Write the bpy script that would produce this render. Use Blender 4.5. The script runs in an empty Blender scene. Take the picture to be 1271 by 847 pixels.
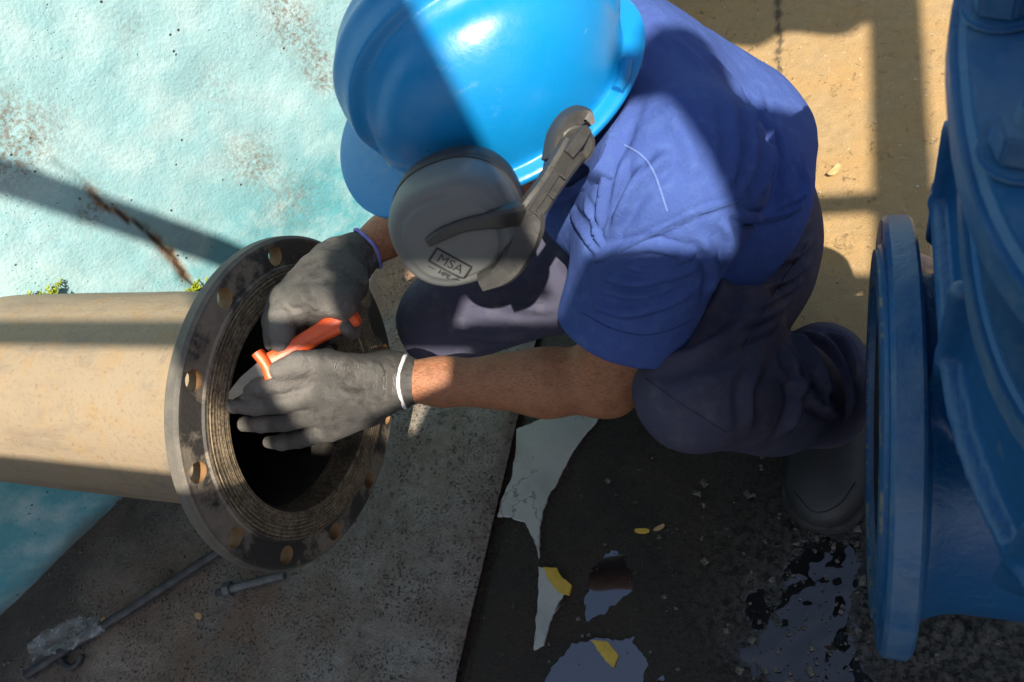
import bpy, bmesh, math, random
import numpy as np
from mathutils import Vector, Matrix, Quaternion
from mathutils.bvhtree import BVHTree
random.seed(7); rng = np.random.default_rng(7)
scene = bpy.context.scene
C = scene.collection
# ------------------------------------------------------------------ camera
# World axes: X runs along the pipe towards the valve, Y across it away from the photographer, Z up; the ground is z = 0.
CAM_H = 1.14
a_ = Vector((.92, -.01, .39)).normalized()           # world X seen from the camera (right, up, back)
u0 = Vector((-.33, .53, .78)); u_ = (u0 - a_ * u0.dot(a_)).normalized()
b_ = u_.cross(a_)
RIGHT = Vector((a_.x, b_.x, u_.x)); UPV = Vector((a_.y, b_.y, u_.y)); BACK = Vector((a_.z, b_.z, u_.z))
CAM = Vector((0, 0, CAM_H))
cam_d = bpy.data.cameras.new('camera'); cam = bpy.data.objects.new('camera', cam_d); C.objects.link(cam)
m = Matrix.Identity(4)
for i in range(3):
    m[i][0] = RIGHT[i]; m[i][1] = UPV[i]; m[i][2] = BACK[i]; m[i][3] = CAM[i]
cam.matrix_world = m
FPX = 950.0
cam_d.sensor_width = 36; cam_d.lens = FPX / 1271 * 36; cam_d.clip_start = .02; cam_d.clip_end = 500
cam_d.dof.use_dof = True; cam_d.dof.focus_distance = 1.0; cam_d.dof.aperture_fstop = 8.5
scene.camera = cam
# ------------------------------------------------------------------ light
LSUN = Vector((.42, -.62, 1.0)).normalized()        # towards the sun
w = bpy.data.worlds.new('World'); scene.world = w; w.use_nodes = True
nt = w.node_tree; nt.nodes.clear()
sky = nt.nodes.new('ShaderNodeTexSky'); sky.sky_type = 'NISHITA'; sky.sun_disc = False
sky.sun_elevation = math.asin(LSUN.z); sky.sun_rotation = math.atan2(LSUN.x, LSUN.y)
sky.air_density = 1.0; sky.dust_density = 2.0; sky.ozone_density = 1.0
bg = nt.nodes.new('ShaderNodeBackground'); bg.inputs[1].default_value = .075
wo = nt.nodes.new('ShaderNodeOutputWorld'); nt.links.new(sky.outputs[0], bg.inputs[0]); nt.links.new(bg.outputs[0], wo.inputs[0])
sun_d = bpy.data.lights.new('sun', 'SUN'); sun_d.energy = 5.0; sun_d.angle = math.radians(.45); sun_d.color = (1, .9, .74)
sun = bpy.data.objects.new('sun', sun_d); C.objects.link(sun)
sun.rotation_euler = (-LSUN).to_track_quat('-Z', 'Y').to_euler(); sun.location = LSUN * 20
vs = scene.view_settings; vs.view_transform = 'Standard'; vs.look = 'None'; vs.exposure = 1.0; vs.gamma = 1; vs.use_curve_mapping = False
scene.cycles.max_bounces = 6

# ------------------------------------------------------------------ helpers
def ray(u, v):
    d = RIGHT * ((u - 635.5) / FPX) + UPV * ((423.5 - v) / FPX) - BACK
    return d
def W(u, v, d):                                       # image position and depth -> point in the place
    return CAM + ray(u, v) * d
def G(u, v, z=0.):                                    # -> point at height z
    r = ray(u, v); return CAM + r * ((z - CAM_H) / r.z)
def onX(u, v, x):
    r = ray(u, v); return CAM + r * (x / r.x)
A3 = lambda *p: np.array(p, dtype=np.float64)

def hash3(ix, iy, iz):
    h = (ix.astype(np.int64) * 374761393 + iy.astype(np.int64) * 668265263 + iz.astype(np.int64) * 2147483647 + 1013904223) & 0xffffffff
    h = ((h ^ (h >> 13)) * 1274126177) & 0xffffffff
    h = (h ^ (h >> 16)) & 0xffffffff
    return h.astype(np.float64) / 4294967295.0
def vnoise(P, s=1.0):
    P = np.asarray(P, dtype=np.float64) * s
    if P.shape[1] == 2: P = np.c_[P, np.zeros(len(P))]
    i = np.floor(P); f = P - i; f = f * f * (3 - 2 * f); i = i.astype(np.int64)
    r = 0
    for dx in (0, 1):
        for dy in (0, 1):
            for dz in (0, 1):
                wgt = (f[:, 0] if dx else 1 - f[:, 0]) * (f[:, 1] if dy else 1 - f[:, 1]) * (f[:, 2] if dz else 1 - f[:, 2])
                r = r + wgt * hash3(i[:, 0] + dx, i[:, 1] + dy, i[:, 2] + dz)
    return r
def fbm(P, s=1., o=4):
    r = 0; a = .5; t = 0
    for k in range(o):
        r = r + a * vnoise(np.asarray(P) + 17.3 * k, s); t += a; a *= .5; s *= 2.03
    return r / t
def smooth(a, b, x):
    t = np.clip((x - a) / (b - a), 0, 1); return t * t * (3 - 2 * t)
def polydist(P, pts):
    P = np.asarray(P); best = np.full(len(P), 1e9); par = np.zeros(len(P)); n = len(pts) - 1
    for k in range(n):
        a = np.asarray(pts[k], float); b = np.asarray(pts[k + 1], float); ab = b - a
        t = np.clip(((P - a) @ ab) / max(ab @ ab, 1e-12), 0, 1)
        d = np.linalg.norm(P - a - t[:, None] * ab, axis=1)
        sel = d < best; best[sel] = d[sel]; par[sel] = (k + t[sel]) / n
    return best, par
def inpoly(P, poly):
    x, y = P[:, 0], P[:, 1]; r = np.zeros(len(P), bool); n = len(poly); j = n - 1
    for i in range(n):
        xi, yi = poly[i]; xj, yj = poly[j]
        c = ((yi > y) != (yj > y)) & (x < (xj - xi) * (y - yi) / (yj - yi + 1e-12) + xi)
        r ^= c; j = i
    return r
def catmull(pts, n=8):
    P = [np.asarray(p, float) for p in pts]; P = [2 * P[0] - P[1]] + P + [2 * P[-1] - P[-2]]; out = []
    for i in range(1, len(P) - 2):
        for k in range(n):
            t = k / n
            out.append(.5 * (2 * P[i] + (P[i + 1] - P[i - 1]) * t + (2 * P[i - 1] - 5 * P[i] + 4 * P[i + 1] - P[i + 2]) * t * t + (3 * P[i] - P[i - 1] - 3 * P[i + 1] + P[i + 2]) * t ** 3))
    out.append(P[-2]); return out

# ---- objects
def empty(name, loc, label, cat, group=None):
    o = bpy.data.objects.new(name, None); C.objects.link(o); o.location = loc; o.empty_display_size = .05
    o['label'] = label; o['category'] = cat
    if group: o['group'] = group
    return o
def tag(o, label, cat, group=None):
    o['label'] = label; o['category'] = cat
    if group: o['group'] = group
    return o
def mesh_obj(name, V, F, mat, parent=None, smooth_=True, origin=None, attrs=None):
    me = bpy.data.meshes.new(name)
    V = np.asarray(V, dtype=np.float64)
    if origin is not None: V = V - np.asarray(origin)
    if isinstance(F, np.ndarray) and F.ndim == 2:
        k = F.shape[1]; me.vertices.add(len(V)); me.vertices.foreach_set('co', V.astype(np.float32).ravel())
        me.loops.add(F.size); me.loops.foreach_set('vertex_index', F.astype(np.int32).ravel())
        me.polygons.add(len(F)); me.polygons.foreach_set('loop_start', np.arange(0, F.size, k, dtype=np.int32))
        me.polygons.foreach_set('loop_total', np.full(len(F), k, dtype=np.int32)); me.update(calc_edges=True)
    else:
        me.from_pydata([tuple(v) for v in V], [], [tuple(int(i) for i in f) for f in F])
    me.validate()
    if smooth_: me.polygons.foreach_set('use_smooth', np.ones(len(me.polygons), bool))
    for k, v in (attrs or {}).items():
        at = me.attributes.new(k, 'FLOAT', 'POINT'); at.data.foreach_set('value', np.asarray(v, dtype=np.float32))
    me.update()
    return link(name, me, mat, parent, origin)
def link(name, me, mat, parent=None, origin=None):
    o = bpy.data.objects.new(name, me); C.objects.link(o)
    if mat is not None and not me.materials: me.materials.append(mat)
    if origin is not None: o.location = origin
    if parent is not None:
        o.parent = parent
        if parent.type == 'EMPTY': o.matrix_parent_inverse = Matrix.Translation(-parent.location) if parent.rotation_euler.to_quaternion().angle < 1e-6 else parent.matrix_basis.inverted()
        elif parent.location.length > 0: o.matrix_parent_inverse = Matrix.Translation(-parent.location)
    return o
def bm_obj(name, bm, mat, parent=None, smooth_=False, origin=None, autosmooth=None):
    me = bpy.data.meshes.new(name)
    if origin is not None: bmesh.ops.translate(bm, verts=bm.verts, vec=-Vector(origin))
    bm.normal_update(); bm.to_mesh(me); bm.free()
    if smooth_: me.polygons.foreach_set('use_smooth', np.ones(len(me.polygons), bool))
    if autosmooth: me.set_sharp_from_angle(angle=math.radians(autosmooth))
    return link(name, me, mat, parent, origin)
def tube_vf(pts, rad, seg=12, cap=True, flat=None):
    pts = [Vector(p) for p in pts]; n = len(pts); V = []; F = []
    if not hasattr(rad, '__len__'): rad = [rad] * n
    up = Vector((0, 0, 1)); t0 = (pts[1] - pts[0]).normalized()
    if abs(t0.dot(up)) > .9: up = Vector((1, 0, 0))
    nrm = (up - t0 * up.dot(t0)).normalized()
    for i in range(n):
        t = (pts[min(i + 1, n - 1)] - pts[max(i - 1, 0)]).normalized()
        nrm = (nrm - t * nrm.dot(t)).normalized(); bn = t.cross(nrm)
        for k in range(seg):
            a = 2 * math.pi * k / seg; V.append(pts[i] + (nrm * math.cos(a) + bn * math.sin(a)) * rad[i])
    for i in range(n - 1):
        for k in range(seg):
            F.append((i * seg + k, i * seg + (k + 1) % seg, (i + 1) * seg + (k + 1) % seg, (i + 1) * seg + k))
    if cap: F.append(tuple(range(seg))[::-1]); F.append(tuple((n - 1) * seg + k for k in range(seg)))
    return np.array([tuple(v) for v in V]), F
def tube(name, pts, rad, mat, parent=None, seg=12, origin=None):
    V, F = tube_vf(pts, rad, seg)
    o = mesh_obj(name, V, F, mat, parent, True, origin); o.data.set_sharp_from_angle(angle=math.radians(50)); return o
def lathe_vf(prof, seg, origin, axis, ref=None, closed=False):
    """prof: (r, t) along axis"""
    axis = Vector(axis).normalized(); ref = Vector(ref) if ref else (Vector((0, 0, 1)) if abs(axis.z) < .9 else Vector((1, 0, 0)))
    e1 = (ref - axis * ref.dot(axis)).normalized(); e2 = axis.cross(e1); O = Vector(origin); V = []; F = []
    for r, t in prof:
        for k in range(seg):
            a = 2 * math.pi * k / seg; V.append(tuple(O + axis * t + (e1 * math.cos(a) + e2 * math.sin(a)) * r))
    n = len(prof)
    for i in range(n if closed else n - 1):
        j = (i + 1) % n
        for k in range(seg):
            F.append((i * seg + k, i * seg + (k + 1) % seg, j * seg + (k + 1) % seg, j * seg + k))
    return np.array(V), F
def fixnormals(o):
    bm = bmesh.new(); bm.from_mesh(o.data); bmesh.ops.recalc_face_normals(bm, faces=bm.faces); bm.to_mesh(o.data); bm.free()
def boxbm(bm, c, sx, sy, sz, rot=None, bevel=0.):
    r = bmesh.ops.create_cube(bm, size=1); vs_ = r['verts']
    M_ = Matrix.Translation(Vector(c)) @ (rot.to_4x4() if rot else Matrix.Identity(4)) @ Matrix.Diagonal((sx, sy, sz, 1))
    bmesh.ops.transform(bm, matrix=M_, verts=vs_)
    if bevel > 0:
        es = list({e for v in vs_ for e in v.link_edges}); bmesh.ops.bevel(bm, geom=es, offset=bevel, segments=2, affect='EDGES', profile=.6)

# ---- signed distance modelling
def rc(P, a, b, ra, rb):
    a = np.asarray(a, np.float32); b = np.asarray(b, np.float32); ab = b - a
    t = np.clip(((P - a) @ ab) / (ab @ ab), 0, 1)
    return np.linalg.norm(P - a - t[:, None] * ab, axis=1) - (ra + (rb - ra) * t)
def ell(P, c, r, R=None):
    q = P - np.asarray(c, np.float32); r = np.asarray(r, np.float32)
    if R is not None: q = q @ np.asarray(R, np.float32)
    k0 = np.linalg.norm(q / r, axis=1); k1 = np.linalg.norm(q / (r * r), axis=1)
    return k0 * (k0 - 1) / np.maximum(k1, 1e-6)
def rbox(P, c, h, rad, R=None):
    q = P - np.asarray(c, np.float32)
    if R is not None: q = q @ np.asarray(R, np.float32)
    q = np.abs(q) - (np.asarray(h, np.float32) - rad)
    return np.linalg.norm(np.maximum(q, 0), axis=1) + np.minimum(q.max(axis=1), 0) - rad
def smin(a, b, k):
    h = np.clip(.5 + .5 * (b - a) / k, 0, 1); return b + (a - b) * h - k * h * (1 - h)
def smax(a, b, k): return -smin(-a, -b, k)
def chain(P, pts, rads, k=.01):
    d = None
    for i in range(len(pts) - 1):
        e = rc(P, pts[i], pts[i + 1], rads[i], rads[i + 1]); d = e if d is None else smin(d, e, k)
    return d
def surfnets(f, lo, hi, res):
    lo = np.asarray(lo, float); hi = np.asarray(hi, float)
    n = np.ceil((hi - lo) / res).astype(int) + 1
    xs = [lo[i] + res * np.arange(n[i]) for i in range(3)]
    val = np.empty(n, np.float32)
    step = max(1, int(400000 // (n[1] * n[2])))
    yz = np.stack(np.meshgrid(xs[1], xs[2], indexing='ij'), -1).reshape(-1, 2).astype(np.float32)
    for i in range(0, n[0], step):
        xx = xs[0][i:i + step].astype(np.float32)
        P = np.concatenate([np.repeat(xx, len(yz))[:, None], np.tile(yz, (len(xx), 1))], 1)
        val[i:i + step] = f(P).reshape(len(xx), n[1], n[2])
    neg = val < 0
    c = np.zeros(n - 1, np.int8)
    for dx in (0, 1):
        for dy in (0, 1):
            for dz in (0, 1): c += neg[dx:n[0] - 1 + dx, dy:n[1] - 1 + dy, dz:n[2] - 1 + dz]
    act = (c > 0) & (c < 8); I = np.argwhere(act); idx = -np.ones(n - 1, np.int64); idx[act] = np.arange(len(I))
    S = np.zeros((len(I), 3)); cnt = np.zeros(len(I))
    cor = [(0, 0, 0), (1, 0, 0), (0, 1, 0), (1, 1, 0), (0, 0, 1), (1, 0, 1), (0, 1, 1), (1, 1, 1)]
    for p in range(8):
        for ax in range(3):
            if cor[p][ax]: continue
            q = list(cor[p]); q[ax] = 1
            va = val[tuple((I + cor[p]).T)]; vb = val[tuple((I + q).T)]
            ch = (va < 0) != (vb < 0)
            if not ch.any(): continue
            t = va[ch] / (va[ch] - vb[ch]); pt = np.tile(np.array(cor[p], float), (ch.sum(), 1)); pt[:, ax] = t
            S[ch] += pt; cnt[ch] += 1
    V = lo + (I + S / cnt[:, None]) * res
    F = []
    for ax in range(3):
        o1, o2 = (ax + 1) % 3, (ax + 2) % 3
        sl0 = [slice(None)] * 3; sl1 = [slice(None)] * 3; sl0[ax] = slice(0, -1); sl1[ax] = slice(1, None)
        s = neg[tuple(sl0)] != neg[tuple(sl1)]
        E = np.argwhere(s); ok = (E[:, o1] > 0) & (E[:, o2] > 0) & (E[:, o1] < n[o1] - 1) & (E[:, o2] < n[o2] - 1); E = E[ok]
        inside = neg[tuple(E.T)]
        def cell(d1, d2):
            Q = E.copy(); Q[:, o1] -= d1; Q[:, o2] -= d2; return idx[tuple(Q.T)]
        q = np.stack([cell(1, 1), cell(0, 1), cell(0, 0), cell(1, 0)], 1)
        q[~inside] = q[~inside][:, ::-1]; F.append(q)
    return V, np.concatenate(F)
def vnormals(V, F):
    n = np.cross(V[F[:, 2]] - V[F[:, 0]], V[F[:, 3]] - V[F[:, 1]]); N = np.zeros_like(V)
    for k in range(4): np.add.at(N, F[:, k], n)
    return N / np.maximum(np.linalg.norm(N, axis=1), 1e-12)[:, None]
def relax(V, F, it=2, lam=.5):
    e = np.concatenate([F[:, [0, 1]], F[:, [1, 2]], F[:, [2, 3]], F[:, [3, 0]]]); cnt = np.zeros(len(V)); np.add.at(cnt, e[:, 0], 1); np.add.at(cnt, e[:, 1], 1)
    for _ in range(it):
        S = np.zeros_like(V); np.add.at(S, e[:, 0], V[e[:, 1]]); np.add.at(S, e[:, 1], V[e[:, 0]])
        V = V + lam * (S / np.maximum(cnt, 1)[:, None] - V)
    return V
def project(V, F, strokes):
    """strokes laid on the surface as the eye sees them -> 3D polylines on it"""
    bvh = BVHTree.FromPolygons([tuple(v) for v in V], [tuple(int(i) for i in f) for f in F]); out = []
    for pts in strokes:
        q = []
        for p in catmull([(x, y) for x, y in pts], 6):
            h = bvh.ray_cast(CAM, ray(p[0], p[1]).normalized())
            if h[0] is not None: q.append(np.array(h[0]))
        out.append(q)
    return out
FOLD = 1.1
def folds(V, F, strokes):
    """strokes: (pixel points, width, height); each raises a fold and sinks its flank"""
    N = vnormals(V, F); L3 = project(V, F, [s[0] for s in strokes]); D = np.zeros(len(V))
    for q, s in zip(L3, strokes):
        if len(q) < 2: continue
        wd, am = s[1], s[2] * FOLD
        lo = np.min(q, 0) - 4 * wd; hi = np.max(q, 0) + 4 * wd
        m_ = np.all((V > lo) & (V < hi), axis=1); ids = np.where(m_)[0]
        d, t = polydist(V[ids], q)
        taper = smooth(0, .25, t) * smooth(1, .75, t)
        prof = 1 / (1 + (d / (.75 * wd)) ** 2) ** 1.5 - .5 * np.exp(-((d - 1.6 * wd) / (.7 * wd)) ** 2)
        D[ids] += am * prof * taper
    return V + N * D[:, None]

def strap(name, pts, widths, thick, mat, parent, nrm_hint, rnd=False):
    """a moulded bar through 3D points, width across, thickness along nrm_hint"""
    P = [Vector(tuple(p)) for p in catmull([v3(p) for p in pts], 6)]; n = len(P); wd = np.interp(np.linspace(0, 1, n), np.linspace(0, 1, len(widths)), widths)
    th_ = np.interp(np.linspace(0, 1, n), np.linspace(0, 1, len(thick)), thick) if hasattr(thick, '__len__') else [thick] * n
    V = []; F = []
    sec = [(-1, -1), (-1, .55), (-.72, 1), (.72, 1), (1, .55), (1, -1)]
    if rnd: sec = [(math.copysign(abs(math.cos(k * math.pi / 9)) ** .6, math.cos(k * math.pi / 9)), math.copysign(abs(math.sin(k * math.pi / 9)) ** .6, math.sin(k * math.pi / 9))) for k in range(18)][::-1]
    m_ = len(sec)
    for i in range(n):
        t = (P[min(i + 1, n - 1)] - P[max(i - 1, 0)]).normalized(); nn = nrm_hint[i] if isinstance(nrm_hint, list) else nrm_hint
        nn = (nn - t * nn.dot(t)).normalized(); s_ = t.cross(nn)
        for a, b in sec: V.append(tuple(P[i] + s_ * (a * wd[i] / 2) + nn * (b * th_[i] / 2)))
    for i in range(n - 1):
        for k in range(m_): F.append((i * m_ + k, i * m_ + (k + 1) % m_, (i + 1) * m_ + (k + 1) % m_, (i + 1) * m_ + k))
    F.append(tuple(range(m_))); F.append(tuple((n - 1) * m_ + k for k in range(m_)))
    o = mesh_obj(name, V, F, mat, parent); fixnormals(o); o.data.set_sharp_from_angle(angle=math.radians(35)); return o
# ---- materials
def hexc(r, g, b): return tuple(((c / 255) / 12.92 if c <= 10 else (((c / 255) + .055) / 1.055) ** 2.4) for c in (r, g, b)) + (1,)
class MB:
    def __init__(s, name):
        s.m = bpy.data.materials.new(name); s.m.use_nodes = True; s.t = s.m.node_tree; s.b = s.t.nodes['Principled BSDF']; s.tc = s.n('ShaderNodeTexCoord'); s.co = s.tc.outputs['Object']
    def n(s, t, **kw):
        x = s.t.nodes.new(t)
        for k, v in kw.items(): setattr(x, k, v)
        return x
    def l(s, a, b): s.t.links.new(a, b)
    def val(s, x, sock):
        if hasattr(x, 'links'): s.l(x, sock)
        else: sock.default_value = x
    def noise(s, scale, detail=4, rough=.55, dist=0, vec=None, map_=None):
        x = s.n('ShaderNodeTexNoise'); x.inputs['Scale'].default_value = scale; x.inputs['Detail'].default_value = detail; x.inputs['Roughness'].default_value = rough; x.inputs['Distortion'].default_value = dist
        v = vec or s.co
        if map_:
            mp = s.n('ShaderNodeMapping'); s.l(v, mp.inputs[0]); mp.inputs['Scale'].default_value = map_; v = mp.outputs[0]
        s.l(v, x.inputs['Vector']); return x.outputs[0]
    def vor(s, scale, out='Distance', vec=None, rnd=1., feature='F1'):
        x = s.n('ShaderNodeTexVoronoi', feature=feature); x.inputs['Scale'].default_value = scale; x.inputs['Randomness'].default_value = rnd; s.l(vec or s.co, x.inputs['Vector']); return x.outputs[out]
    def ramp(s, f, stops):
        x = s.n('ShaderNodeValToRGB'); e = x.color_ramp.elements
        for k, (p, c) in enumerate(stops):
            if k < 2: el = e[k]; el.position = p
            else: el = e.new(p)
            el.color = c if hasattr(c, '__len__') else (c, c, c, 1)
        s.l(f, x.inputs[0]); return x.outputs[0]
    def mix(s, f, a, b, mode='MIX'):
        a, b = [(q, q, q, 1) if isinstance(q, float) else q for q in (a, b)]
        x = s.n('ShaderNodeMix', data_type='RGBA', blend_type=mode); s.val(f, x.inputs[0]); s.val(a, x.inputs[6]); s.val(b, x.inputs[7]); return x.outputs[2]
    def math(s, op, a, b=0., c=0.):
        x = s.n('ShaderNodeMath', operation=op); s.val(a, x.inputs[0]); s.val(b, x.inputs[1]); s.val(c, x.inputs[2]); return x.outputs[0]
    def attr(s, name): return s.n('ShaderNodeAttribute', attribute_name=name).outputs['Fac']
    def bump(s, h, dist=.001, strength=1., nrm=None):
        x = s.n('ShaderNodeBump'); x.inputs['Distance'].default_value = dist; x.inputs['Strength'].default_value = strength; s.l(h, x.inputs['Height'])
        if nrm: s.l(nrm, x.inputs['Normal'])
        return x.outputs[0]
    def out(s, col=None, rough=None, nrm=None, metal=None, spec=None, **kw):
        for k, v in (('Base Color', col), ('Roughness', rough), ('Normal', nrm), ('Metallic', metal), ('Specular IOR Level', spec)):
            if v is not None: s.val(v, s.b.inputs[k])
        for k, v in kw.items(): s.val(v, s.b.inputs[k.replace('_', ' ')])
        return s.m
def simple(name, c1, c2, scale=20, rough=.6, bscale=200, bd=.0005, metal=0., bs=1., **kw):
    b = MB(name); col = b.ramp(b.noise(scale, 5, .6), [(.35, c1), (.65, c2)])
    return b.out(col, rough, b.bump(b.noise(bscale, 3), bd, bs), metal, **kw)

# ================================================================== GROUND AND SLABS
XJ = G(640, 530).x                                    # expansion joint between the two slabs
def grid(x0, x1, y0, y1, res):
    nx = int(round((x1 - x0) / res)) + 1; ny = int(round((y1 - y0) / res)) + 1
    X, Y = np.meshgrid(np.linspace(x0, x1, nx), np.linspace(y0, y1, ny), indexing='ij')
    i = np.arange((nx - 1) * (ny - 1)); q = (i // (ny - 1)) * ny + i % (ny - 1)
    return X.ravel(), Y.ravel(), np.stack([q, q + ny, q + ny + 1, q + 1], 1)
def gxy(pts): return [tuple(G(*p).xy) for p in pts]
gb = MB('earth'); g_mat = gb.out(gb.ramp(gb.noise(3, 6), [(.3, (.03, .025, .02, 1)), (.7, (.07, .055, .04, 1))]), .95, gb.bump(gb.noise(60, 5), .01))
V = [(-60, -60, -.03), (60, -60, -.03), (60, 60, -.03), (-60, 60, -.03)]
o = mesh_obj('ground', V, [(0, 1, 2, 3)], g_mat, smooth_=False); o['kind'] = 'structure'

# left slab: rough grey concrete, pitted, browner near the wall
bl = MB('rough_concrete'); 
pit = bl.ramp(bl.noise(190, 4, .65), [(.36, 1.), (.44, 0.)])
n1 = bl.noise(9, 6, .65); n2 = bl.noise(60, 5, .7); n3 = bl.noise(240, 3, .7)
pm = bl.math('MULTIPLY', pit, bl.ramp(bl.noise(16, 5, .7), [(.44, 0.), (.56, 1.)]))
base = bl.mix(n2, (.12, .11, .098, 1), (.40, .37, .33, 1))
base = bl.mix(bl.ramp(n1, [(.42, 0.), (.62, .8)]), base, (.17, .125, .095, 1))
base = bl.mix(bl.attr('brown'), base, bl.mix(n2, (.20, .11, .07, 1), (.40, .25, .165, 1)))
base = bl.mix(bl.attr('dirt'), base, (.055, .045, .036, 1))
base = bl.mix(pm, base, (.05, .045, .04, 1))
base = bl.mix(bl.ramp(n3, [(.3, .5), (.45, 0.)]), base, (.07, .06, .05, 1))
h = bl.math('SUBTRACT', bl.math('ADD', bl.math('MULTIPLY', n2, .6), bl.math('MULTIPLY', n3, .4)), bl.math('MULTIPLY', pm, .8))
lm = bl.out(base, .8, bl.bump(h, .0075))
x, y, F = grid(-1.9, XJ - .006, -.35, 1.5, .005)
P2 = np.c_[x, y]; z = .004 * (fbm(P2, 9) - .5) + .0035 * (fbm(P2, 70, 3) - .5)
ed = smooth(0, .02, XJ - .006 - x + .008 * (fbm(P2, 60, 2) - .5)); z = z - .012 * (1 - ed)
lump = np.where(vnoise(P2, 95) > .80, (vnoise(P2, 95) - .80) * .016, 0); z += lump * smooth(-.75, -.55, x)
def blob(u, v, r, sx=1., sy=1.):
    c = G(u, v); d = np.hypot((x - c.x) / sx, (y - c.y) / sy); return np.exp(-(d / r) ** 2)
brown = np.clip(1.3 * blob(515, 350, .17) + .5 * blob(250, 800, .12) + .35 * blob(120, 760, .2) + .3 * blob(330, 760, .1), 0, 1) * smooth(.3, .6, fbm(P2, 14) + .12)
brown *= 1 - .75 * np.exp(-(np.abs((x - G(600, 340).x) * .6 - (y - G(540, 350).y) * 1) / .035) ** 2)
mid = smooth(-.72, -.95, x)
dirt = np.clip(smooth(.25, .0, (x - G(78, 690).x) * .84 - (y - G(78, 690).y) * .54) * .75 * smooth(.55, .3, y) + .35 * mid * smooth(.4, .6, fbm(P2, 6)), 0, .85)
o = mesh_obj('concrete_slab', np.c_[x, y, z], F, lm, attrs={'brown': brown, 'dirt': dirt}); o['kind'] = 'structure'

# right slab: dry ochre concrete at the back, wet and black in front with puddles
br = MB('stained_concrete')
n1 = br.noise(7, 6, .6); n2 = br.noise(45, 6, .72); n3 = br.noise(300, 3, .7); n4 = br.noise(120, 4, .6)
dry = br.mix(n2, (.22, .145, .07, 1), (.41, .29, .15, 1))
dry = br.mix(br.ramp(n1, [(.4, 0.), (.65, .7)]), dry, (.36, .22, .085, 1))
dry = br.mix(br.ramp(n4, [(.66, 0.), (.74, .8)]), dry, (.62, .52, .38, 1))
dry = br.mix(br.ramp(n3, [(.27, .8), (.4, 0.)]), dry, (.11, .075, .045, 1))
wetn = br.math('ADD', br.attr('wet'), br.math('MULTIPLY', br.math('SUBTRACT', n2, .5), .9))
wet = br.ramp(wetn, [(.35, 0.), (.6, 1.)])
fl = br.math('MULTIPLY', br.ramp(br.noise(42, 6, .8, .6), [(.60, 0.), (.66, 1.)]), br.ramp(br.noise(7, 3), [(.42, .15), (.58, 1.)]))
spk = br.math('MULTIPLY', br.ramp(br.noise(150, 5, .8), [(.64, 0.), (.70, 1.)]), br.ramp(br.noise(14, 3), [(.45, 0.), (.6, 1.)]))
flake = br.math('MAXIMUM', fl, spk)
wetc = br.mix(n2, (.009, .008, .0072, 1), (.032, .025, .019, 1))
wetc = br.mix(br.ramp(n1, [(.42, 0.), (.6, .7)]), wetc, br.mix(n4, (.02, .013, .009, 1), (.06, .04, .028, 1)))
wetc = br.mix(flake, wetc, (.15, .145, .135, 1))
wetc = br.mix(br.attr('mud'), wetc, br.mix(br.ramp(n4, [(.42, 0.), (.62, 1.)]), (.010, .009, .008, 1), (.10, .09, .08, 1)))
pud = br.ramp(br.math('ADD', br.attr('puddle'), br.math('MULTIPLY', br.math('SUBTRACT', br.noise(75, 5, .7), .5), .8)), [(.43, 0.), (.58, 1.)])
col = br.mix(wet, dry, wetc); col = br.mix(br.attr('stain'), col, (.035, .026, .017, 1)); col = br.mix(pud, col, (.012, .012, .012, 1))
r = br.mix(wet, .92, br.ramp(n4, [(.35, .16), (.65, .5)])); r = br.mix(pud, r, .02)
h = br.math('ADD', br.math('MULTIPLY', n2, .5), br.math('MULTIPLY', n3, .35)); h = br.math('ADD', h, br.math('MULTIPLY', flake, .4))
h = br.math('MULTIPLY', h, br.math('SUBTRACT', 1., pud))
rm = br.out(col, r, br.bump(h, .0060), None, br.mix(pud, br.mix(wet, .5, .32), 1.))
x, y, F = grid(XJ + .006, 1.2, -.35, 2.35, .0055)
P2 = np.c_[x, y]; z = -.006 + .004 * (fbm(P2, 5) - .5) + .002 * (fbm(P2, 60, 3) - .5)
z -= .008 * (1 - smooth(0, .015, x - XJ - .006 + .008 * (fbm(P2, 50, 2) - .5)))
yw = .70 + .05 * np.sin(x * 9) + .12 * (fbm(P2, 8) - .5)
wet_ = smooth(.05, -.05, y - yw) * (1 - .25 * smooth(.25, .6, x))
def bl2(u, v, rx, ry, a=0.):
    c = G(u, v); dx, dy = x - c.x, y - c.y; return np.exp(-((dx / rx) ** 2 + (dy / ry) ** 2))
puddle = np.clip(1.1 * bl2(1010, 730, .06, .07) + 1.1 * bl2(995, 825, .13, .06) + .75 * bl2(1040, 690, .05, .05) + .8 * bl2(935, 745, .02, .03), 0, 1) * .70
dimp = np.clip(bl2(757, 722, .035, .04) + bl2(755, 830, .085, .05) + bl2(690, 728, .02, .03), 0, 1); z = z - .0028 * dimp
mud = np.clip(.6 * bl2(1010, 700, .12, .12) + bl2(1180, 790, .16, .10) + .35 * bl2(960, 800, .12, .1), 0, 1)
z = z + mud * .009 * (np.abs(vnoise(P2, 75) - .5) * 2) * (puddle < .3); z -= .004 * smooth(.3, .5, puddle)
# damp trickle on the dry concrete
dd, tt = polydist(P2 + .012 * np.c_[fbm(P2, 40, 2) - .5, fbm(P2 + 9, 40, 2) - .5], gxy([(966, -30), (964, 0), (966, 45), (967, 70), (971, 100)]))
stain = smooth(1, 0, dd / (.011 - .006 * smooth(.4, 1, tt) + .005 * np.sin(tt * 60))) * .9
o = mesh_obj('wet_slab', np.c_[x, y, z], F, rm, attrs={'wet': wet_, 'puddle': puddle, 'mud': mud, 'stain': stain}); o['kind'] = 'structure'
o['label'] = 'ochre concrete floor, black and wet in front of the blue valve'

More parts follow.
